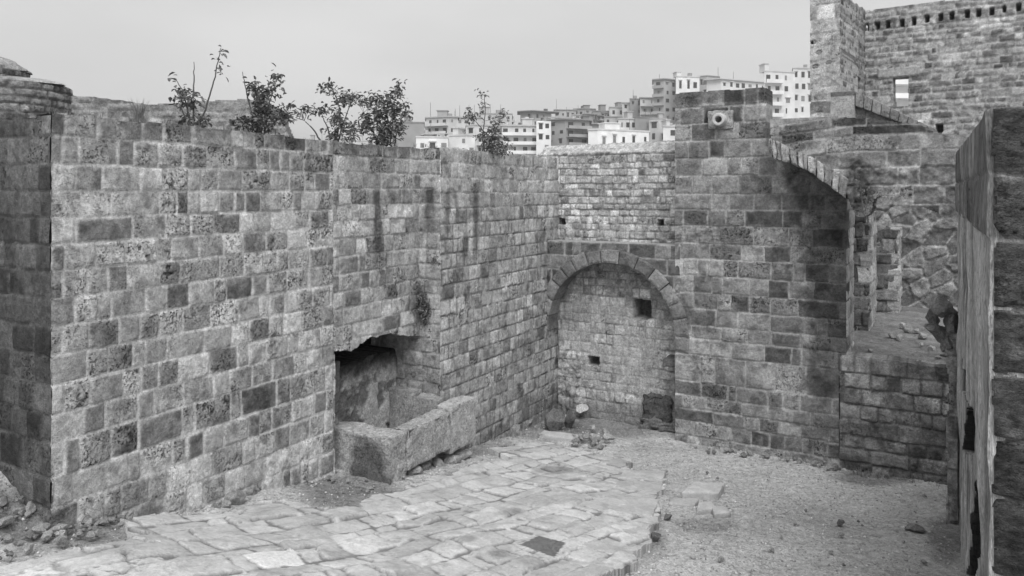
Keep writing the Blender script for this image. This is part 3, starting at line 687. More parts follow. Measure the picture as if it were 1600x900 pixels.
# ------------------------------------------------------------------ near right wall
RX, RY = .6256 * 5.9, 5.9; RFX, RFY = 7.596, 13.0
FR = Frame(RX, RY, *dC)                                            # face towards the camera
FRs = Frame(RFX, RFY, RX - RFX, RY - RFY)                          # side face, u from the far end to the near corner
RL = math.hypot(RX - RFX, RY - RFY)
RW = thing('near_wall', 'big dark block wall at the right edge with an eroded streaky side', 'wall', (RX, RY, 1.2))
vR = [FR.uv(1542, y)[1] for y in (1010, 900, 775, 683, 583, 479, 374, 272, 168)]
vR = [vR[0] - 1.2, vR[0] - .6] + vR
def fnR(u, v):
    h, a, p = ashlar(u, v, vR, 3.5, 101, mort=.30, j=.016, tones=(.105, .015), dark=0, light=0, pitp=.9, off=.015, mdep=.022, rough=.012, bulge=.02, wob=.025, wj=.1, smear=.12, edge=.012)
    n = fbm(u * 3, v * 7, 103, 3); n3 = fbm(u * 12, v * 26, 104, 3); h = h + .010 * n + .012 * n3; a = a * (1 + .4 * n + .45 * n3)
    h = h - .05 * (1 - ss(u, 0, .07)) - .06 * (1 - ss(u, 0, .14)) * ss(fbm(v * 3, v * 0 + 8, 115, 3), 0, .5)
    a = a * (1 + .9 * (1 - ss(v, 2.2, 3.1)) * ss(fbm(u * 2, v * 2, 105, 3), -.3, .3))
    return h, a, p
grid('front_face', FR, 0, 2.6, -.2, FR.uv(1542, 168)[1], .016, fnR, M_BED, RW, lambda u, v: u > .012 + .03 * (1 + fbm(v * 5, v * 0, 106, 4)), T=.4, skip='b')
vRt = FR.uv(1542, 168)[1]
# line between the two smooth top courses and the eroded part, in side-face coordinates
e0 = FRs.uv(1492, 326)[1]; e1 = FRs.uv(1541, 371)[1]
slotc = [FRs.uv(x, y) for x, y in ((1500, 705), (1502, 650), (1507, 628), (1513, 640), (1516, 708))]
slot2 = [FRs.uv(x, y) for x, y in ((1509, 900), (1512, 800), (1517, 752), (1524, 770), (1526, 840), (1520, 900))]
slot3 = [FRs.uv(x, y) for x, y in ((1498, 610), (1499, 560), (1503, 590), (1504, 615))]
def fnRs(u, v):
    h, a, p = ashlar(u, v, vR, 1.1, 107, mort=.25, j=.016, tones=(.24, .03), dark=.15, light=.15, pitp=.15, off=.012, mdep=.015)
    st = fbm(u * 2.2, v * .35, 108, 3); a = a * (1 + .6 * st)
    n = fbm(u * 2.0, v * .35, 109, 4); n2 = fbm(u * 7, v * 1.1, 110, 4); rg = 1 - np.abs(fbm(u * 4.2, v * .38, 113, 3)) * 2.6
    ed = np.interp(u, [0, RL], [e0, e1]) + .09 * fbm(u * 3, u * 0, 111, 3)
    er = 1 - ss(v, ed - .05, ed + .01)
    he = -.06 + .05 * n + .04 * n2 + .02 * rg; ae = (.40 + .40 * n + .30 * n2) * (.45 + .75 * ss(rg, -.2, .6))
    ae = np.clip(ae, .08, .68)
    h = h * (1 - er) + he * er; a = a * (1 - er) + ae * er
    for s, dp in ((slotc, .45), (slot2, .35), (slot3, .25)):
        m = inpoly(u + .06 * n2, v + .05 * n, s); h = np.where(m, h - dp * 1.7, h); m2 = inpoly(u + .075 + .06 * n2, v + .05 * n, s); a = np.where(m | m2, .045, a)  # slot shade put into the albedo, spread past the far rim
    return h, a, .35 + 0 * u
grid('side_face', FRs, 0, RL - .02, -.3, vRt - .01, .03, fnRs, M_ERO, RW, None, T=.7, skip='b', resv=.024)
# top of the wall and its body
me = bpy.data.meshes.new('wall_core'); bm = bmesh.new()
pts = [Vector((RFX, RFY, 0)), Vector((RX, RY, 0)), FR.pt(2.6, 0), FR.pt(2.6, 0) + (Vector((RFX, RFY, 0)) - Vector((RX, RY, 0)))]
ins = Vector((FRs.n[0], FRs.n[1], 0)) * -1.15 + Vector((FR.n[0], FR.n[1], 0)) * -.36
b0 = [bm.verts.new(p + ins + Vector((0, 0, -.3))) for p in pts]; b1 = [bm.verts.new(p + ins + Vector((0, 0, vRt - .03))) for p in pts]
bm.faces.new(b1[::-1])
for i in range(4): bm.faces.new((b0[i], b0[(i + 1) % 4], b1[(i + 1) % 4], b1[i]))
bmesh.ops.recalc_face_normals(bm, faces=bm.faces); bm.to_mesh(me); bm.free(); put_attr(me, .2, .3); link('wall_core', me, M_ST, RW)
# pilaster with a broken corbel at the far end
FP = Yframe(1476, 12.75)
PL = thing('broken_pilaster', 'narrow broken pilaster with a jutting corbel at the far end of the near wall', 'pilaster', tuple(FP.P(0, .1)))
up1 = FP.U(1496)
def fnP(u, v):
    h, a, p = ashlar(u, v, courses(-.3, 3.5, .5, 7, .2), .6, 120, mort=.25, tones=(.27, .04), dark=.2, light=.1, off=.03)
    n = fbm(u * 5, v * 4, 121, 4); return h + .05 * n, a * (1 + .4 * n), p
grid('shaft', FP, -.02, up1, -.3, FP.uv(1480, 520)[1], .02, fnP, M_ST, PL, lambda u, v: u > .03 + .05 * fbm(v * 2.5, v * 0, 122, 3), T=.5, skip='rb')
for k, (x0, x1, y0, y1, w) in enumerate(((1446, 1492, 505, 540, .02), (1440, 1470, 480, 512, .0), (1458, 1494, 466, 500, .1), (1468, 1494, 520, 552, .06), (1470, 1497, 488, 520, .04))):
    a, t = FP.uv(x0, y0); b, q = FP.uv(x1, y1)
    me = rock_mesh('corbel_stone', 130 + k, (b - a) * .60, .28, (t - q) * .66, .22, 4, .4); o = link('corbel_stone', me, M_ROCK, PL); o.location = FP.pt((a + b) / 2, (t + q) / 2, w - .15)
    o.rotation_euler = (0, .35 * (k == 0), -.5)

# ------------------------------------------------------------------ upper right: stair parapet, tower and gun-slot wall
FS = FC.off(0, -1.2)
SP = thing('stair_parapet', 'sloping stone stair parapet with a square end pillar above the stepped wall', 'parapet', tuple(FS.P(8, H + .8)))
S_OUT = FS.poly([(1299, 145), (1334, 143), (1465, 205), (1470, 240), (1299, 240)])
def fnSP(u, v):
    vb = courses(H + .3, H + 2.6, .34, 3, .1); h, a, p = ashlar(u, v, vb, .5, 141, mort=.32, tones=(.27, .05), dark=.2, light=.1, off=.01)
    ux = FS.U(1336); pil = u < ux; n = fbm(u * 4, v * 4, 142, 3)
    a = np.where(pil, .40 + .08 * n, a); h = np.where(pil, .14 + .01 * n, h)
    cap = pil & (v > FS.uv(1316, 152)[1]); a = np.where(cap, .17, a)
    return h, a, p
grid('parapet_face', FS, FS.U(1299), FS.U(1470), H + .4, FS.uv(1299, 141)[1], .022, fnSP, M_ST, SP, lambda u, v: inpoly(u, v, S_OUT), T=.5)
c0 = FS.uv(1337, 143); c1 = FS.uv(1465, 204); q0 = FS.uv(1337, 166); q1 = FS.uv(1458, 212); ncp = 9
for i in range(ncp):
    f0, f1 = i / ncp + .003, (i + 1) / ncp - .003
    L = lambda p, q, f: (p[0] + (q[0] - p[0]) * f, p[1] + (q[1] - p[1]) * f)
    a, b, c, d = L(q0, q1, f0), L(q0, q1, f1), L(c0, c1, f0), L(c0, c1, f1)
    cc = [FS.pt(*a, .16), FS.pt(*b, .16), FS.pt(*b, -.52), FS.pt(*a, -.52), FS.pt(*c, .16), FS.pt(*d, .16), FS.pt(*d, -.52), FS.pt(*c, -.52)]
    link('coping_stone', block_mesh('coping_stone', cc, 150 + i, rs.uniform(.2, .3), .02, 3, .012), M_ST, SP)

dK = (1.391, -1.0); dKs = (.7184, 1.0)
FK = Frame(13.96, 30.0, *dK)
KW = thing('upper_fort_wall', 'high fort wall of small rough stones with a row of narrow slots and one window', 'wall', (16, 28.5, 2))
KW_ = [1354, 1370, 1387, 1409, 1428, 1449, 1470, 1487, 1510, 1528, 1549, 1569, 1591, 1613]
vK = courses(2, FK.uv(1352, 14)[1], .245, 31, .18)
win = prect(FK, 1396, 1420, 122, 165)
def fnK(u, v):
    h, a, p = ashlar(u, v, vK, .36, 161, mort=.44, j=.022, tones=(.37, .06), dark=.28, light=.14, pitp=.2, off=.03, wob=.05, wj=.55, mdep=.02, edge=.02, bulge=.02)
    n = fbm(u * 1.2, v * 1.2, 163, 4); a = a * (1 + .2 * n)
    for i, x in enumerate(KW_):
        y = 42 - (x - 1354) * .131
        rc = prect(FK, x - 2.6, x + 3.6, y - 5, y + 5.5); h, a = recess(u, v, h, a, rc, .45, .10, .005)
    h, a = recess(u, v, h, a, prect(FK, 1462, 1473, 194, 207), .5, .08, .01)
    u0, v0 = FK.uv(1464, 170); 
    lr = prect(FK, 1373, 1438, 108, 119); m = (u > lr[0]) & (u < lr[1]) & (v > lr[2] + .02) & (v < lr[3]); a = np.where(m, .42 * (1 + .2 * n), a); h = np.where(m, .07, h)
    return h, a, p
kTop = FK.uv(1352, 17)[1]
grid('wall_face', FK, 0, FK.U(1640), 2, kTop + .1, .045, fnK, M_RUB, KW,
     lambda u, v: (v < kTop + .03 * fbm(u * 4, u * 0, 164, 2)) & ~((u > win[0]) & (u < win[1]) & (v > win[2]) & (v < win[3])), T=.62, skip='lb')
TW = thing('tower_stub', 'tall broken end of a fort tower rising past the top of the picture', 'tower', (11.4, 26.5, 2))
FKs = Frame(11.43, 26.48, *dKs); kl = 3.52 * math.hypot(.7184, 1)
vK2 = courses(2, H + 8.6, .25, 33, .15)
def fnKs(u, v):
    h, a, p = ashlar(u, v, vK2, .4, 165, mort=.36, j=.02, tones=(.27, .05), dark=.25, light=.12, off=.03, wob=.05, mdep=.02)
    rc = prect(FKs, 1336, 1345, 118, 148); h, a = recess(u, v, h, a, rc, .4, .1)
    return h, a, p
def ktop(u): return H + 8.5
grid('side_face', FKs, .03, kl + .3, 2, H + 8.5, .045, fnKs, M_RUB, TW, lambda u, v: v < np.interp(u, [0, kl], [FKs.uv(1312, -12)[1], FKs.uv(1352, 16)[1]]), T=.9, skip='b')
FKf = Frame(11.43, 26.48, *dK)
vK3 = courses(2, H + 8.6, .48, 34, .12)
def fnKf(u, v):
    h, a, p = ashlar(u, v, vK3, .9, 167, mort=.40, j=.012, tones=(.47, .04), dark=.05, light=.12, off=.02, wob=.03)
    n = fbm(u * 4, v * 1.2, 168, 3); a = a * (1 + .15 * n)
    for x, y in ((1270, 66), (1279, 82), (1294, 98), (1274, 104)):
        cu, cv = FKf.uv(x, y); m = blot(u, v, cu, cv, .1, .07, 169, .3); h = h - .25 * m; a = a * (1 - .8 * m)
    return h, a, p
grid('front_face', FKf, -1.03, .0, 2, FKf.uv(1300, -6)[1], .035, fnKf, M_RUB, TW, lambda u, v: u > -.99 + .03 * fbm(v * 3, v * 0, 170, 3) - .25 * (1 - ss(v, FKf.uv(1265, 112)[1] - .1, FKf.uv(1265, 105)[1])) * 0, T=3, skip='b')

# ------------------------------------------------------------------ upper left: rounded turret tops and parapet
def turret(px0, px1, ytop, ysh, ybase, Y, label, seed):
    cx = (px0 + px1) / 2; R = (px1 - px0) / 2 / F * Y; Yc = Y + R; X = (cx - CX) / F * Yc
    z0 = H - (ybase - HY) / F * Y - 1.2; zs = H - (ysh - HY) / F * Y; zt = H - (ytop - HY) / F * Y
    t = thing('turret_top', label, 'turret', (X, Yc, z0), 'rounded turret tops')
    nth = 220; th = np.linspace(0, 2 * np.pi, nth + 1)[:-1]
    def body(name, zz, rr, fn):
        TH, ZZ = np.meshgrid(th, zz); RR = np.interp(ZZ, zz, rr); h, a, p = fn(TH * R, ZZ, RR)
        V = np.stack([X + (RR + h) * np.cos(TH), Yc + (RR + h) * np.sin(TH), ZZ + 0 * TH], -1).reshape(-1, 3)
        nz_ = len(zz); idx = np.arange(nz_ * nth).reshape(nz_, nth); nx = np.roll(idx, -1, 1)
        Q = np.stack([idx[:-1], nx[:-1], nx[1:], idx[1:]], -1).reshape(-1, 4)
        mesh_np(name, V, Q, {'alb': np.clip(a.ravel(), .05, .7), 'pit': p.ravel()}, M_RUB, t)
    vb = courses(z0 - .2, zs, .155, seed, .15)
    body('drum', np.linspace(z0, zs, int((zs - z0) / .022)), np.full(int((zs - z0) / .022), R),
         lambda u, v, r: ashlar(u, v, vb, .3, seed, mort=.16, j=.012, tones=(.30, .05), dark=.2, light=.12, off=.02, mdep=.025, wob=.02))
    f = np.linspace(0, 1, 40); zz = zs + (zt - zs) * (1 - (1 - f) ** 1.6) + f * 1e-3; rr = np.maximum(R * (1.0 - f ** 1.35 * .99) + .02, .01)
    body('cap', zz, rr, lambda u, v, r: (.16 * fbm(u * 1.6, v * 3, seed, 4) + .05 * fbm(u * 5, v * 9, seed + 3, 2) - .02, .34 * (1 + .5 * fbm(u * 4, v * 7, seed + 1, 3)), .3 + 0 * u))
turret(-70, 105, 108, 122, 182, 13.2, 'rounded stone turret top with thin courses behind the left wall corner', 201)
turret(-130, 37, 66, 97, 125, 17.5, 'higher smaller turret top at the far left edge against the sky', 205)
FQ = Yframe(225, 24.0, (1.0, .12))
PW = thing('far_parapet', 'long low far parapet with a sagging top behind the left wall', 'parapet', tuple(FQ.P(0, H)))
qx = [60, 105, 150, 190, 230, 270, 310, 385, 410, 438, 456]; qy = [146, 149, 153, 158, 164, 162, 158, 155, 160, 180, 225]
qu = [FQ.U(x) for x in qx]; qv = [FQ.uv(x, y)[1] for x, y in zip(qx, qy)]
def fnQ(u, v):
    h, a, p = ashlar(u, v, courses(H - 1, H + 4, .26, 7, .2), .45, 211, mort=.32, j=.025, tones=(.30, .05), dark=.2, light=.1, off=.03, wob=.06)
    n = fbm(u * 1.5, v * 3, 212, 4); t = np.interp(u, qu, qv); k = ss(v, t - .35, t - .2); a = a * (1 - k) + k * (.30 + .08 * n); a = a * (1 + .2 * n)
    for x in (363, 372, 380, 388):
        h, a = recess(u, v, h, a, prect(FQ, x, x + 4, 190, 197), .2, .1, .01)
    return h, a, p
grid('parapet_face', FQ, qu[0], qu[-1], H - .5, H + 3.6, .045, fnQ, M_RUB, PW, lambda u, v: v < np.interp(u, qu, qv) + .03 * fbm(u * 3, u * 0, 213, 2), T=1.0)

# ------------------------------------------------------------------ hillside and town
def hill_y(x):                                                      # skyline row of the bare slope
    return np.interp(x, [-400, 400, 560, 650, 760, 860, 960, 1020, 1060, 1120, 1200, 1300, 1500, 2100], [262, 255, 246, 232, 212, 200, 184, 165, 145, 132, 125, 118, 100, 60])
def build_hill():
    xs = np.linspace(-500, 2200, 130); f = np.linspace(0, 1, 50); V = []; 
    for k in f:
        Y = 110 + k * 330
        y = HY + (hill_y(xs) + 6 - HY) * (k ** .45) * 1.0 + (1 - k) * 30
        X = (xs - CX) / F * Y; Z = H - (y - HY) / F * Y + 1.2 * fbm(X * .05, np.full_like(X, Y * .05), 221, 3)
        V.append(np.stack([X, np.full_like(X, Y), Z], -1))
    V = np.array(V); n0, n1 = V.shape[:2]; V = V.reshape(-1, 3); idx = np.arange(n0 * n1).reshape(n0, n1)
    Q = np.stack([idx[:-1, :-1], idx[:-1, 1:], idx[1:, 1:], idx[1:, :-1]], -1).reshape(-1, 4)
    a = .28 + .1 * fbm(V[:, 0] * .12, V[:, 1] * .12, 223, 3)
    o = mesh_np('hillside', V, Q, {'alb': a, 'pit': 0 * a}, plain('hillside_earth', .3, .95, .3, .08)); tag(o, 'hillside carrying the town beyond the castle', 'hillside', kind='structure')
build_hill()

def boxbm(bm, o, ex, ey, ez, x0, x1, y0, y1, z0, z1):
    vv = [bm.verts.new(o + ex * x + ey * y + ez * z) for z in (z0, z1) for x, y in ((x0, y0), (x1, y0), (x1, y1), (x0, y1))]
    for f in ((3, 2, 1, 0), (4, 5, 6, 7), (0, 1, 5, 4), (1, 2, 6, 5), (2, 3, 7, 6), (3, 0, 4, 7)): bm.faces.new([vv[i] for i in f])
EZ = Vector((0, 0, 1))
def building(px0, px1, yt, yb, Y, tone, floors, label, split=None, wins=(3, 2), balc=None, roof=.4, seed=0, shut=.25, tanks=0, aerial=0, kind='apartment_building', tone2=None, flat=False, cat='building'):
    r = random.Random(seed * 7 + 3)
    zt = H - (yt - HY) / F * Y; zb = H - (yb - HY) / F * Y - 6
    P = lambda px, yy: Vector(((px - CX) / F * yy, yy, 0))
    if split is None: pts = [P(px0, Y), P(px1, Y * 1.004)]
    else:
        pm = px0 + (px1 - px0) * split; pts = [P(px0, Y + (pm - px0) / F * Y * .55), P(pm, Y), P(px1, Y + (px1 - pm) / F * Y * .55)]
    D = 12
    bk = [p + Vector((p.x / p.y * D, D, 0)) for p in pts]
    t = thing(kind, label, cat, (pts[0].x, pts[0].y, zb))
    bm = bmesh.new(); ring = pts + bk[::-1]
    lo = [bm.verts.new(p + EZ * zb) for p in ring]; hi = [bm.verts.new(p + EZ * zt) for p in ring]
    for i in range(len(ring)): bm.faces.new((lo[i], lo[(i + 1) % len(ring)], hi[(i + 1) % len(ring)], hi[i]))
    bm.faces.new(hi); bmesh.ops.recalc_face_normals(bm, faces=bm.faces)
    me = bpy.data.meshes.new('wall'); bm.to_mesh(me); bm.free(); link('wall', me, city_mat(tone), t)
    fh = (H - (yt - HY) / F * Y - (H - (yb - HY) / F * Y)) / floors
    for s in range(len(pts) - 1):
        a, b = pts[s], pts[s + 1]; ex = (b - a).normalized(); wdt = (b - a).length; ey = Vector((ex.y, -ex.x, 0))
        nw = wins[min(s, len(wins) - 1)]
        isb = balc is not None and balc[min(s, len(balc) - 1)]
        for f in range(floors):
            z = zt - (f + 1) * fh
            if z < zb: continue
            if isb:
                bm = bmesh.new(); pr = 1.7
                boxbm(bm, a, ex, ey, EZ, .02 * wdt, .98 * wdt, .002, pr, z - .12, z + .1)
                boxbm(bm, a, ex, ey, EZ, .02 * wdt, .98 * wdt, pr - .12, pr - .002, z + .103, z + fh * .30)
                me = bpy.data.meshes.new('balcony'); bm.to_mesh(me); bm.free(); link('balcony', me, city_mat(tone2 or min(.8, tone * 1.15)), t)
            for k in range(nw):
                if r.random() < .12 and not isb: continue
                cx = wdt * (k + .5 + r.uniform(-.12, .12)) / nw; ww = min(wdt / nw * .5, r.uniform(.8, 1.8)); h0, h1 = (r.uniform(.22, .42), r.uniform(.66, .8)) if not isb else (.06, .74)
                if r.random() < .3: ww *= .6
                bm = bmesh.new(); boxbm(bm, a, ex, ey, EZ, cx - ww / 2, cx + ww / 2, .003, .05, z + fh * h0, z + fh * h1)
                me = bpy.data.meshes.new('window'); bm.to_mesh(me); bm.free()
                link('window', me, M_SHUT if r.random() < shut else M_GLASS, t)
                if not isb and r.random() < .5:
                    bm = bmesh.new(); boxbm(bm, a, ex, ey, EZ, cx - ww * .75, cx + ww * .75, .004, .45, z + fh * (h1 + .06), z + fh * (h1 + .12))
                    me = bpy.data.meshes.new('awning'); bm.to_mesh(me); bm.free(); link('awning', me, city_mat(tone), t)
    if roof:
        bm = bmesh.new(); c = sum((p for p in ring), Vector()) / len(ring)
        q = [p + (p - c).normalized() * roof for p in ring]
        l2 = [bm.verts.new(p + EZ * (zt + .01)) for p in q]; h2 = [bm.verts.new(p + EZ * (zt + .4)) for p in q]
        for i in range(len(q)): bm.faces.new((l2[i], l2[(i + 1) % len(q)], h2[(i + 1) % len(q)], h2[i]))
        bm.faces.new(h2); bm.faces.new(l2[::-1]); bmesh.ops.recalc_face_normals(bm, faces=bm.faces)
        me = bpy.data.meshes.new('roof_slab'); bm.to_mesh(me); bm.free(); link('roof_slab', me, city_mat(max(.2, tone * .75)), t)
    if r.random() < .75 and px1 - px0 > 18:
        f0 = r.uniform(.1, .6); wd = r.uniform(.15, .3); hh = r.uniform(1.6, 2.8); a, b = pts[0].lerp(pts[-1], f0), pts[0].lerp(pts[-1], min(.95, f0 + wd)); ex = (b - a).normalized(); ey = Vector((-ex.y, ex.x, 0))
        bm = bmesh.new(); boxbm(bm, a, ex, ey, EZ, 0, (b - a).length, 2, 6, zt + .41, zt + .41 + hh); boxbm(bm, a, ex, ey, EZ, -.3, (b - a).length + .3, 1.7, 6.3, zt + .415 + hh, zt + .6 + hh)
        me = bpy.data.meshes.new('roof_room'); bm.to_mesh(me); bm.free(); link('roof_room', me, city_mat(max(.2, tone * r.uniform(.6, 1))), t)
    for k in range(tanks):
        bm = bmesh.new(); bmesh.ops.create_cone(bm, cap_ends=True, segments=12, radius1=.9, radius2=.9, depth=1.5)
        bmesh.ops.translate(bm, verts=bm.verts, vec=pts[0].lerp(pts[-1], r.uniform(.2, .85)) + Vector((0, 3, zt + 1.16)))
        me = bpy.data.meshes.new('water_tank'); bm.to_mesh(me); bm.free(); link('water_tank', me, city_mat(r.choice([.12, .3, .55])), t)
    for k in range(aerial):
        bm = bmesh.new(); hgt = r.uniform(2.5, 6); bmesh.ops.create_cone(bm, cap_ends=True, segments=6, radius1=.12, radius2=.10, depth=hgt)
        bmesh.ops.translate(bm, verts=bm.verts, vec=pts[0].lerp(pts[-1], r.uniform(.05, .95)) + Vector((0, 3, zt + .4 + hgt / 2)))
        me = bpy.data.meshes.new('roof_mast'); bm.to_mesh(me); bm.free(); link('roof_mast', me, city_mat(.25), t)
    return t
B = building
B(616, 663, 192, 240, 250, .30, 3, 'plain dark grey block left of the balcony flats', None, (0,), None, .2, 1)
B(666, 736, 183, 235, 262, .55, 4, 'pale flats with dark balconies and thin masts on the roof', .5, (3, 3), (1, 0), .5, 2, tanks=1, aerial=5)
B(650, 700, 215, 242, 200, .75, 1, 'low white house just above the wall at the left of the town', None, (3,), None, .2, 3)
B(699, 742, 212, 242, 205, .70, 2, 'small white house with square windows beside the low white one', .7, (3, 1), None, .2, 4)
B(728, 768, 196, 242, 235, .62, 3, 'pale house half hidden behind the tallest wall-top sprig', .4, (1, 2), (0, 1), .3, 5)
B(742, 800, 178, 222, 300, .50, 3, 'grey flats on the skyline behind the leafy sprig', None, (4,), None, .3, 6, tanks=2, aerial=2)
B(784, 842, 197, 240, 216, .62, 3, 'wide pale block with deep white balconies in the middle of the town', None, (4,), (1,), .6, 7, tone2=.75)
B(838, 861, 189, 238, 213, .72, 3, 'blank pale gable with tiny windows left of the rounded grey flats', None, (2,), None, 0, 8)
B(813, 868, 174, 205, 330, .32, 2, 'dark villa under a wide overhanging flat roof', .35, (2, 3), (0, 1), 1.8, 9, tanks=1)
B(857, 921, 187, 240, 222, .31, 4, 'darker grey flats with bowed balconies at their corner', .42, (2, 2), (0, 1), .9, 10, tone2=.36)
B(866, 900, 172, 200, 350, .45, 2, 'skyline terrace of grey houses behind the dark villa', None, (4,), None, .5, 11, aerial=1)
B(896, 930, 170, 205, 355, .38, 2, 'grey skyline house with a rooftop box right of the terrace', .5, (2, 2), None, .5, 12, tanks=1)
B(926, 957, 174, 210, 340, .33, 2, 'low dark skyline house before the slope climbs', None, (3,), None, .4, 13)
B(899, 944, 194, 225, 250, .40, 2, 'grey house with a dark open shed roof behind the white hall', None, (3,), (1,), 1.2, 14)
B(919, 1014, 203, 240, 212, .80, 1, 'long bright white hall with one dark door below the slope', .16, (0, 5), None, .3, 15, kind='white_hall')
B(944, 972, 183, 215, 290, .36, 2, 'brownish grey house with clothes-line balcony under the skyline', None, (2,), None, .3, 16)
B(952, 978, 168, 200, 335, .50, 2, 'small pale house on the slope left of the narrow tower house', None, (2,), (1,), .4, 17)
B(972, 992, 161, 200, 330, .52, 3, 'narrow pale house touching the dark tower house', None, (2,), None, .4, 18)
B(984, 1003, 155, 205, 328, .28, 4, 'narrow dark tower house halfway up the slope', None, (2,), None, .2, 19, tanks=1, aerial=1)
B(966, 996, 186, 225, 255, .60, 2, 'white house with a bright terrace above the hall', None, (3,), (1,), .3, 20)
B(992, 1024, 184, 225, 250, .30, 2, 'dark rough concrete house right of the bright terrace', None, (1,), None, .2, 21)
B(1000, 1026, 153, 205, 320, .55, 4, 'stacked pale balconies left of the tall skyline flats', None, (2,), (1,), .8, 22)
B(1021, 1058, 124, 205, 300, .42, 6, 'tall grey flats with shadowed balconies near the top of the slope', .45, (1, 2), (1, 0), .9, 23, tone2=.36, aerial=1)
B(1014, 1043, 186, 240, 238, .45, 3, 'plain grey house with two small windows beside the tall wall', .55, (1, 1), None, .1, 24)
B(1036, 1062, 198, 240, 225, .66, 2, 'small pale house with a framed window touching the tall wall', None, (1,), None, .3, 25)
B(1056, 1093, 120, 170, 290, .72, 2, 'bright white house top showing above the tall wall', None, (3,), None, .3, 26, tanks=1)
B(1086, 1124, 119, 170, 320, .40, 3, 'grey houses behind the bright white one on the ridge', .5, (3, 2), None, .3, 27)
B(1104, 1196, 124, 170, 300, .70, 3, 'long white block with a dark window strip under an overhanging roof', .25, (0, 7), None, 1.6, 28, aerial=2)
B(1194, 1222, 112, 200, 268, .66, 5, 'pale flats with deep stacked balconies beside the fort tower', None, (2,), (1,), .2, 29, tone2=.7)
B(1217, 1242, 113, 200, 270, .68, 5, 'flat pale stair block with paired windows between two balcony blocks', None, (1,), None, .3, 30, shut=.5)
B(1239, 1292, 107, 200, 272, .64, 5, 'pale flats with small dark vents touching the fort tower', None, (5,), None, .5, 31, tanks=2, shut=.1)
B(1380, 1440, 90, 175, 120, .74, 4, 'white house seen through the window of the high fort wall', None, (2,), (1,), .2, 32)
for k, (a, b, y, yy, tn, lb) in enumerate(((452, 482, 226, 380, .5, 'faint low house far off at the left end of the skyline'), (478, 512, 220, 360, .6, 'faint pale house seen under the arching twigs'),
        (510, 548, 225, 370, .55, 'faint wide house far off behind the thin stems'), (545, 585, 221, 350, .6, 'faint pale block behind the leafiest shrub'), (583, 622, 213, 330, .5, 'faint grey block just right of the leafiest shrub'))):
    B(a, b, y, 245, yy, tn, 2, lb, None, (3,), None, .3, 40 + k, aerial=1)

rc = random.Random(2024); PALE = 'small pale blocky house packed among others on the town slope'; DARKH = 'small grey blocky house packed among others on the town slope'
for k in range(110):
    x = rc.choice([rc.uniform(655, 870), rc.uniform(655, 1050), rc.uniform(880, 1052), rc.uniform(700, 900)]); sky_ = float(np.interp(x, [640, 740, 830, 930, 960, 1000, 1030, 1060], [196, 180, 178, 176, 168, 160, 140, 126]))
    y = rc.uniform(sky_ + 2, 216); Yd = float(np.interp(y, [125, 170, 190, 216], [345, 345, 300, 232])) + rc.uniform(-6, 6); w = rc.uniform(6, 17); tn = rc.choice([.3, .36, .42, .5, .56, .62, .7])
    B(x, x + w, y, y + rc.uniform(14, 26), Yd, tn, rc.choice([1, 2, 2, 3]), PALE if tn > .45 else DARKH, rc.choice([None, None, .3, .6]), (rc.choice([1, 2, 2, 3]), rc.choice([1, 2])), rc.choice([None, None, (1, 0), (0, 1)]),
      rc.choice([.1, .3, .6, 1.0]), 100 + k, rc.uniform(.1, .5), rc.choice([0, 0, 1]), rc.choice([0, 0, 1]), 'small_house', None)['group'] = 'small pale houses packed on the town slope' if tn > .45 else 'small grey houses packed on the town slope'

# ------------------------------------------------------------------ air: a thin pale haze over the distance
bm = bmesh.new(); boxbm(bm, Vector((0, 0, 0)), Vector((1, 0, 0)), Vector((0, 1, 0)), EZ, -1600, 1600, -210, 2600, -1.6, 90)
bmesh.ops.recalc_face_normals(bm, faces=bm.faces); me = bpy.data.meshes.new('haze'); bm.to_mesh(me); bm.free()
mh = bpy.data.materials.new('pale_haze'); mh.use_nodes = True; mh.node_tree.nodes.clear(); N_ = mh.node_tree.nodes
pv = N_.new('ShaderNodeVolumePrincipled'); pv.inputs['Color'].default_value = (.95, .95, .95, 1); pv.inputs['Density'].default_value = HAZE; pv.inputs['Anisotropy'].default_value = .2
om = N_.new('ShaderNodeOutputMaterial'); mh.node_tree.links.new(pv.outputs[0], om.inputs['Volume'])
if HAZE > 0: tag(link('haze', me, mh), 'thin pale haze over the town in the distance', 'haze', kind='stuff')

# ------------------------------------------------------------------ shrubs
def tube(bm, pts, r0, r1, seg=5):
    prev = None; n = len(pts)
    for i, p in enumerate(pts):
        d = (pts[min(i + 1, n - 1)] - pts[max(i - 1, 0)]).normalized(); x = d.orthogonal().normalized(); y = d.cross(x); r = r0 + (r1 - r0) * i / max(1, n - 1)
        ring = [bm.verts.new(p + (x * math.cos(6.283 * k / seg) + y * math.sin(6.283 * k / seg)) * r) for k in range(seg)]
        if prev:
            for k in range(seg): bm.faces.new((prev[k], prev[(k + 1) % seg], ring[(k + 1) % seg], ring[k]))
        prev = ring
def leaf(bm, p, d, up, L, W):
    s = d.cross(up).normalized(); nrm = s.cross(d).normalized(); f = nrm * W * .25
    a = bm.verts.new(p); b = bm.verts.new(p + d * L * .35 + s * W * .5 + f); b2 = bm.verts.new(p + d * L * .75 + s * W * .36 + f); c = bm.verts.new(p + d * L - f)
    e2 = bm.verts.new(p + d * L * .75 - s * W * .36 + f); e = bm.verts.new(p + d * L * .35 - s * W * .5 + f); m = bm.verts.new(p + d * L * .5)
    for q in ((a, b, m), (b, b2, m), (b2, c, m), (c, e2, m), (e2, e, m), (e, a, m)): bm.faces.new(q)
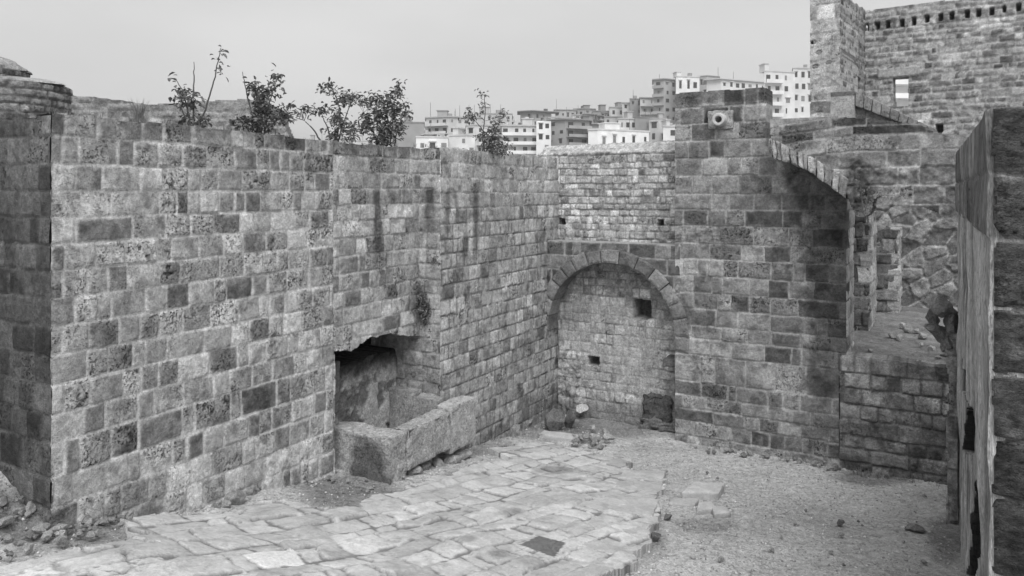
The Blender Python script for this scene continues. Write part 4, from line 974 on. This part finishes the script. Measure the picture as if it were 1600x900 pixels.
def shrub(label, base, Y, stems, leafspec, seed, name='wall_shrub', group='shrubs on the wall top', dY=.25, L=.085):
    """stems: lists of pixel points from the base up; leafspec: (x, y, rx, ry, count) leafy clumps"""
    r = random.Random(seed); W = lambda x, y, d=0: Vector(((x - CX) / F * (Y + d), Y + d, H - (y - HY) / F * (Y + d)))
    root = W(*base); t = thing(name, label, 'shrub', tuple(root), group)
    bm = bmesh.new(); segs = []
    for st in stems:
        dd = r.uniform(-dY, dY); n = len(st); pts = []
        for i in range(n - 1):
            for k in range(4):
                f = k / 4; x = st[i][0] * (1 - f) + st[i + 1][0] * f; y = st[i][1] * (1 - f) + st[i + 1][1] * f; g = (i + f) / (n - 1)
                pts.append(W(x + r.uniform(-.7, .7), y, dd * g))
        pts.append(W(*st[-1], dd)); tube(bm, pts, .016, .005); segs += pts
    fb = bmesh.new()
    for (x, y, rx, ry, n) in leafspec:
        k = 0
        # short twigs carrying the leaves
        for q in range(max(1, int(n * .8) // 7)):
            c = W(x + r.gauss(0, rx * .5), y + r.gauss(0, ry * .5), r.uniform(-dY, dY))
            near = min(segs, key=lambda s: (s - c).length)
            if (near - c).length < .6: tube(bm, [near, near.lerp(c, .5) + Vector((0, 0, .02)), c], .005, .003, 4)
            for j in range(7):
                p = c + Vector((r.gauss(0, .05), r.gauss(0, .05), r.gauss(0, .05)))
                d = Vector((r.gauss(0, 1), r.gauss(0, 1), r.gauss(-.35, .6))).normalized(); leaf(fb, p, d, Vector((r.gauss(0, .4), r.gauss(0, .4), 1)), L * r.uniform(.5, 1.5), L * r.uniform(.35, .75))
    me = bpy.data.meshes.new('stems'); bm.to_mesh(me); bm.free(); link('stems', me, M_STEM, t)
    me = bpy.data.meshes.new('foliage'); fb.to_mesh(me); fb.free(); link('foliage', me, M_LEAF, t)
YA = lambda x: FA.P(FA.U(x), 0)[1] + .35
shrub('nearly bare shrub with one long leaning shoot at the left of the wall top', (300, 197), YA(300),
      [[(298, 197), (295, 180), (290, 160), (284, 140), (276, 126)], [(302, 197), (302, 150), (303, 118), (303, 97)], [(305, 197), (318, 180), (328, 150), (336, 120), (341, 95), (344, 78)], [(296, 197), (286, 175), (279, 160)], [(306, 196), (318, 186), (330, 188)]],
      [(287, 150, 12, 10, 84), (302, 150, 8, 10, 49), (281, 158, 8, 6, 28), (300, 165, 10, 6, 28), (341, 98, 2, 4, 14), (346, 110, 2, 3, 7), (345, 77, 1, 1, 7), (276, 126, 1.5, 1.5, 7), (295, 190, 16, 4, 70), (320, 190, 8, 4, 35)], 301)
shrub('dense bushy shrub with one bare twig left of the pair of tall shrubs', (408, 207), YA(410),
      [[(405, 207), (408, 180), (402, 155), (394, 128)], [(414, 207), (415, 180), (424, 150), (434, 118)], [(400, 207), (392, 170), (384, 140), (379, 112)], [(416, 207), (430, 190), (445, 180), (460, 186)]],
      [(398, 135, 10, 12, 84), (408, 152, 10, 14, 130), (424, 140, 8, 10, 70), (434, 122, 6, 8, 49), (410, 172, 14, 12, 180), (400, 192, 22, 12, 330), (432, 178, 12, 10, 120), (446, 186, 12, 10, 120), (380, 195, 10, 8, 90), (452, 172, 6, 5, 28)], 302)
shrub('spreading thin-stemmed shrub whose branches arch to the left', (520, 222), YA(524),
      [[(500, 219), (488, 200), (475, 188), (462, 184)], [(518, 222), (512, 200), (505, 185), (503, 177)], [(524, 222), (530, 195), (531, 172), (524, 150), (514, 130)], [(528, 222), (534, 200), (544, 170), (552, 155)], [(515, 221), (527, 200), (526, 180)]],
      [(474, 174, 12, 6, 49), (486, 172, 6, 5, 28), (502, 170, 8, 5, 35), (508, 177, 5, 5, 21), (514, 130, 6, 5, 42), (505, 140, 7, 5, 28), (522, 142, 8, 5, 42), (534, 158, 12, 8, 120), (548, 152, 10, 6, 70), (522, 180, 9, 8, 70), (526, 188, 8, 6, 50), (540, 192, 6, 10, 60), (520, 212, 16, 8, 130), (546, 206, 10, 10, 100)], 303)
shrub('largest leafy shrub rising to a point at its right side', (606, 228), YA(608),
      [[(600, 228), (598, 200), (588, 175), (572, 158)], [(610, 228), (613, 195), (616, 165), (622, 128)], [(616, 228), (622, 200), (630, 180), (636, 168)], [(594, 227), (582, 205), (572, 185)], [(606, 228), (606, 190), (604, 160)]],
      [(570, 158, 8, 5, 84), (586, 156, 10, 6, 98), (606, 158, 10, 8, 110), (618, 145, 8, 8, 84), (624, 134, 5, 6, 49), (612, 172, 14, 10, 190), (590, 180, 14, 10, 190), (570, 182, 10, 8, 90), (576, 200, 14, 10, 190), (604, 200, 18, 12, 260), (626, 176, 9, 9, 84), (626, 200, 10, 10, 110), (600, 217, 24, 9, 260), (636, 168, 4, 4, 21), (637, 182, 3, 3, 14)], 304)
YB = lambda x: FB.P(FB.U(x), 0)[1] + .3
shrub('two-stemmed sprig with a round leafy tuft standing before the town', (758, 238), YB(758),
      [[(757, 238), (754, 215), (756, 195), (758, 172), (757, 150), (750, 145)], [(755, 205), (748, 195), (738, 184)], [(760, 238), (766, 220), (776, 200), (786, 180)]],
      [(734, 180, 8, 7, 90), (756, 146, 3, 2, 14), (748, 145, 3, 2, 14), (758, 156, 4, 3, 14), (759, 168, 3, 3, 14), (749, 176, 3, 2, 10), (786, 178, 5, 4, 28), (778, 192, 7, 6, 49), (770, 202, 8, 6, 56), (756, 212, 9, 8, 84), (774, 222, 14, 10, 220), (765, 232, 12, 6, 130), (788, 234, 8, 6, 100)], 305)
# small bush rooted in the corner of the wall
FJy = FJ.P(.02, 0)[1] - .1
shrub('small dark bush rooted in the wall corner above the recess', (662, 500), FJy, [[(660, 500), (658, 480), (656, 455)], [(662, 500), (668, 480), (672, 465)]],
      [(660, 480, 8, 10, 170), (668, 484, 7, 9, 140), (658, 462, 4, 7, 60), (656, 446, 3, 5, 28), (664, 496, 8, 5, 90), (650, 485, 4, 6, 40)], 306, 'corner_bush', None, .08, .06)
shrub('dark creeper hanging on the broken wall beside the half arch', (1350, 330), FG.P(FG.U(1345), 0)[1] - .25, [[(1348, 330), (1346, 300), (1338, 270)], [(1352, 330), (1356, 300), (1362, 285)]],
      [(1340, 282, 8, 12, 42), (1350, 300, 10, 10, 49), (1358, 314, 9, 8, 35), (1338, 262, 4, 6, 14)], 307, 'wall_creeper', None, .1, .05)
shrub('tiny fern tuft on a ledge of the streaked rear wall', (678, 408), FB.P(FB.U(690), 0)[1] - .3, [[(678, 410), (678, 402)]], [(678, 406, 6, 2.5, 70)], 308, 'ledge_fern', None, .05, .05)

# grass and weeds on ledges and along wall feet, one mass
def weeds():
    r = random.Random(9); bm = bmesh.new()
    def tuft(p, n, h):
        for k in range(n):
            a = r.uniform(0, 6.28); d = Vector((math.cos(a), math.sin(a), 0)); b = p + d * r.uniform(0, .05); L = h * r.uniform(.4, 1); w = Vector((-d.y, d.x, 0)) * .004
            t = b + d * L * .4 + EZ * L; m = b + d * L * .12 + EZ * L * .55
            v = [bm.verts.new(q) for q in (b - w, b + w, m + w * .8, m - w * .8, t)]; bm.faces.new(v[:4]); bm.faces.new((v[3], v[2], v[4]))
    for k in range(60):
        x = r.uniform(90, 650); u = FA.U(x); tuft(FA.pt(u, np.interp(u, topA_u, topA_v) - .02, -r.uniform(.02, .4)), r.randint(4, 12), r.uniform(.05, .16))
    for k in range(14): tuft(FA.pt(FA.U(r.gauss(231, 2)), FA.uv(231, 192)[1], -.2), 6, .38)
    for k in range(40):
        x = r.uniform(660, 870); tuft(FB.pt(FB.U(x), H + .86, -r.uniform(.02, .35)), r.randint(4, 10), r.uniform(.04, .12))
    for k in range(26):
        x = r.uniform(760, 875); u = FB.U(x); p = FB.pt(u, 0, r.uniform(.05, .25)); p.z = float(gz(p.x, p.y)); tuft(p, 8, r.uniform(.08, .2))
    for k in range(30):
        x = r.uniform(1060, 1470); u = FC.U(x); p = FC.pt(u, 0, r.uniform(.05, .25)); p.z = float(gz(p.x, p.y)); tuft(p, 7, r.uniform(.04, .12))
    for k in range(22):
        p = FC.pt(FC.U(r.gauss(1372, 20)), 0, r.uniform(.05, .3)); p.z = float(gz(p.x, p.y)); tuft(p, 12, r.uniform(.08, .18))
    for (x, yl) in ((668, 297), (672, 297), (676, 297), (700, 297), (704, 297), (717, 293), (742, 293), (670, 385), (690, 385), (672, 362)):
        fr = FJ if x < 685 else FB; u, v = fr.uv(x, yl); 
        for q in range(3): tuft(fr.pt(u + r.uniform(-.06, .06), v, .015), 6, .09)
    me = bpy.data.meshes.new('dry_grass'); bm.to_mesh(me); bm.free()
    tag(link('dry_grass', me, M_GRASS), 'dry grass and weeds along wall tops and wall feet', 'grass', kind='stuff')
weeds()

# ------------------------------------------------------------------ loose stones
def place_rock(name, label, cat, px, py, sx, sy, sz, seed, alb, rot=(0, 0, 0), sink=.35, group=None, lift=0, sub=4, mesh=None):
    g = ground_at(px, py); me = mesh or rock_mesh(name, seed, sx, sy, sz, alb, sub)
    o = link(name, me, M_ROCK); o.location = (g.x, g.y, g.z + sz * (1 - sink) + lift); o.rotation_euler = rot; tag(o, label, cat, group); return o
g = ground_at(1022, 668)
fr = Frame(g.x - .3, g.y, *dC)
BS = thing('dark_boulder', 'dark squared boulder lying before the right foot of the arch', 'boulder', (g.x, g.y, g.z))
link('block', block_mesh('block', fr_block(fr, 0, .70, g.z + .18, g.z + .82, -.6, .02), 21, .13, .04, 14, .12, .6), M_ROCK, BS)
link('footing', block_mesh('footing', fr_block(fr, -.04, 1.0, g.z - .1, g.z + .26, -.5, .10), 22, .2, .05, 14, .12, .5), M_ROCK, BS)
place_rock('fallen_stone', 'dark jagged stone slumped at the foot of the boulder right of the arch floor', 'stone', 1046, 664, .28, .22, .26, 23, .13)
place_rock('fallen_stone', 'large dark tilted stone slab leaning at the left foot of the arch', 'stone', 868, 672, .42, .26, .36, 24, .17, (0, -.4, .5), .3)
place_rock('fallen_stone', 'dark upright stone stump beside the leaning slab under the arch', 'stone', 892, 670, .17, .18, .34, 25, .16, (0, .1, .9), .3)
place_rock('white_stone', 'single white angular stone on the dark earth under the arch', 'stone', 908, 655, .24, .17, .14, 26, .58, (.2, 0, .3), .2, lift=.12)
place_rock('fallen_stone', 'grey stone wedged against the streaked wall foot right of the trough', 'stone', 803, 679, .2, .14, .2, 27, .36, (0, 0, .6))
place_rock('fallen_stone', 'rounded pale stone jutting at the wall foot behind the trough end', 'stone', 822, 668, .22, .16, .18, 28, .33, (0, .2, .2))
def flat_stone(label, poly, th, seed, alb, lift=0.03):
    q = [ground_at(*p) for p in poly]; lo = [p + Vector((0, 0, -.08)) for p in q]; hi = [p + Vector((0, 0, max(.03, th - .06 * (th > .12)) + lift)) for p in q]
    o = link('flat_stone', block_mesh('flat_stone', lo + hi, seed, alb, .025, 6, .02, .2), M_PAVE); tag(o, label, 'stone')
flat_stone('thick pale squared slab lying alone in the gravel right of the path', [(1066, 782), (1124, 783), (1132, 768), (1084, 765)], .12, 31, .5)
flat_stone('low cracked slab set in front of the thick lone slab in the gravel', [(1045, 792), (1086, 793), (1092, 785), (1050, 783)], .02, 32, .44)
flat_stone('broken pale slab piece at the front of the lone gravel slabs', [(1088, 806), (1120, 800), (1112, 789), (1092, 790)], .04, 33, .46)
flat_stone('small chipped slab corner right of the lone gravel slabs', [(1116, 812), (1142, 808), (1130, 798), (1112, 800)], .05, 34, .46)
flat_stone('long pale kerb stone at the middle of the path right edge', [(948, 812), (1020, 820), (1030, 792), (942, 790)], .16, 35, .45)
flat_stone('long split kerb stone low on the path right edge', [(915, 838), (1004, 851), (1016, 832), (925, 818)], .15, 36, .45)
flat_stone('narrow kerb stone at the upper right edge of the path', [(965, 756), (1036, 758), (1040, 746), (978, 742)], .15, 37, .44)
flat_stone('ribbed kerb stone just below the narrow upper one on the path edge', [(960, 772), (1034, 778), (1036, 762), (966, 760)], .14, 38, .43)
flat_stone('front kerb stone with worn end near the bottom of the picture', [(890, 868), (988, 880), (996, 862), (900, 850)], .14, 39, .45)
flat_stone('lowest pale kerb stone cut by the picture bottom edge', [(885, 895), (960, 902), (966, 886), (893, 880)], .13, 40, .45)
flat_stone('pale flat threshold stone lying left of the rubble heap', [(842, 684), (905, 694), (925, 688), (850, 678)], .06, 41, .46)
# a heap of broken stones at the head of the path, each its own stone
src = [rock_mesh('rubble_stone', 400 + k, .11, .085, .07, [.42, .36, .27, .39][k], 3) for k in range(4)]
r = random.Random(77)
for k in range(26):
    px, py = 925 + r.gauss(0, 16), 697 + r.gauss(0, 5); s = r.uniform(.5, 1.35)
    o = place_rock('rubble_stone', 'small broken stone in the heap at the head of the path', 'stone', px, py, .1, .1, .07 * s, 0, 0, (r.uniform(-.5, .5), r.uniform(-.5, .5), r.uniform(0, 6)), .2, 'rubble heap at the head of the path', r.uniform(.02, .12), mesh=src[k % 4]); o.scale = (s, s, s)
for k in range(34):
    px = r.uniform(1060, 1320); py = np.interp(px, [1055, 1310], [696, 728]) + abs(r.gauss(0, 4)); s = r.uniform(.4, 1.0)
    o = place_rock('rubble_stone', 'small loose stone in the line along the foot of the tall wall', 'stone', px, py, .1, .1, .07 * s, 0, 0, (r.uniform(-.5, .5), r.uniform(-.5, .5), r.uniform(0, 6)), .3, 'loose stones along the tall wall foot', .02, mesh=src[r.randrange(4)]); o.scale = (s, s, s)
for k in range(150):
    if k < 110: px, py = r.uniform(0, 175), r.uniform(770, 880)
    else: px, py = r.uniform(100, 250), r.uniform(800, 836)
    if inpoly(np.array(px), np.array(py), PATH) or py < np.interp(px, [0, 90, 300], [745, 828, 800]): continue
    s = .25 + .75 * r.random() ** 2.2; o = place_rock('rubble_stone', 'loose rubble stone on the rough slope at the bottom left corner', 'stone', px, py, .1, .1, .07 * s, 0, 0, (r.uniform(-.5, .5), r.uniform(-.5, .5), r.uniform(0, 6)), .3, 'rubble on the slope at the left corner', .02, mesh=src[r.randrange(4)]); o.scale = (s, s, s)
for k in range(16):
    px, py = r.uniform(490, 640), r.uniform(752, 785)
    if inpoly(np.array(px), np.array(py), PATH): continue
    s = r.uniform(.3, .7); o = place_rock('rubble_stone', 'small loose stone on the dark earth in front of the trough', 'stone', px, py, .1, .1, .07 * s, 0, 0, (0, 0, r.uniform(0, 6)), .3, 'loose stones by the trough', .02, mesh=src[r.randrange(4)]); o.scale = (s, s, s)
for k in range(14):
    uu, ww = r.uniform(uC1 + .3, uC1 + 2.6), -r.uniform(.3, 4.5); q = FC.pt(uu, 2.41, ww); s = r.uniform(.5, 1.6)
    o = link('rubble_stone', src[k % 4], M_ROCK); o.location = q; o.rotation_euler = (r.uniform(-.4, .4), 0, r.uniform(0, 6)); o.scale = (s, s, s); tag(o, 'loose stone lying on the raised passage floor', 'stone', 'loose stones on the passage floor')
for lb, px, py, s, a in (('lone dark stone on the open gravel near the right wall', 1312, 822, .1, .15), ('flat grey stone half sunk in gravel before the broken pilaster', 1430, 832, .17, .25), ('small brown stone on the gravel right of the path kerb', 1043, 812, .09, .2),
                     ('dark stone wedged under the lower path kerb', 1022, 846, .12, .16), ('second dark stone below the lower path kerb', 1010, 860, .1, .2)):
    place_rock('loose_stone', lb, 'stone', px, py, s, s * .8, s * .6, int(px), a)
for k, (px, py, s, a) in enumerate(((372, 789, .2, .32), (352, 794, .14, .38), (338, 796, .1, .3))):
    place_rock('loose_stone', ['largest stone in the hollow under the left wall', 'middle pale stone in the hollow under the left wall', 'smallest stone in the hollow under the left wall'][k], 'stone', px, py, s, s * .7, s * .6, 500 + k, a)

for k in range(44):
    px, py = r.uniform(1000, 1470), r.uniform(715, 895); s = .15 + .45 * r.random() ** 3
    if inpoly(np.array(px), np.array(py), PATH) or py < np.interp(px, [1055, 1310, 1475], [715, 745, 770]): continue
    o = place_rock('rubble_stone', 'small stone scattered on the open gravel of the yard', 'stone', px, py, .1, .1, .07 * s, 0, 0, (0, 0, r.uniform(0, 6)), .4, 'small stones scattered over the yard', .03, mesh=src[r.randrange(4)]); o.scale = (s, s, s)
def pebbles():
    r = np.random.RandomState(5); n = 26000
    a = r.uniform(-1, 12.2, n); c = r.uniform(-1, 16, n); X = -5.464 + a * .4936 + c * .8697; Y = 9 + a * .8697 - c * .4936
    Z = gz(X, Y); ok = Y > 5; px, py = project(X, np.maximum(Y, 1), Z); ok &= ~inpoly(px, py, PATH) & (px > -30) & (px < 1560) & (py < 930)
    X, Y, Z = X[ok], Y[ok], Z[ok]; n = len(X)
    Z = Z + .05 * fbm(X * 1.2, Y * 1.2, 31, 4) + .022 * fbm(X * 13, Y * 13, 35, 3)
    s = .006 + .030 * r.rand(n) ** 6; b = np.array([(1, 0, 0), (0, 1, 0), (-1, 0, 0), (0, -1, 0), (0, 0, .7), (0, 0, -.5)], float)
    V = b[None] * (s[:, None, None] * (1 + .5 * (r.rand(n, 6, 1) - .5)))
    th = r.rand(n) * 6.28; cs, sn = np.cos(th)[:, None], np.sin(th)[:, None]
    V = np.stack([V[..., 0] * cs - V[..., 1] * sn * .7, V[..., 0] * sn + V[..., 1] * cs * .7, V[..., 2]], -1) + np.stack([X, Y, Z + .004], -1)[:, None]
    T = np.array([(0, 1, 4), (1, 2, 4), (2, 3, 4), (3, 0, 4), (1, 0, 5), (2, 1, 5), (3, 2, 5), (0, 3, 5)])
    Q = (T[None] + 6 * np.arange(n)[:, None, None]).reshape(-1, 3); al = np.repeat(.22 + .45 * r.rand(n), 6)
    o = mesh_np('pebbles', V.reshape(-1, 3), Q, {'alb': al, 'pit': 0 * al}, M_PAVE, None, False); tag(o, 'scattered pebbles over the gravel yard', 'pebbles', kind='stuff')
pebbles()
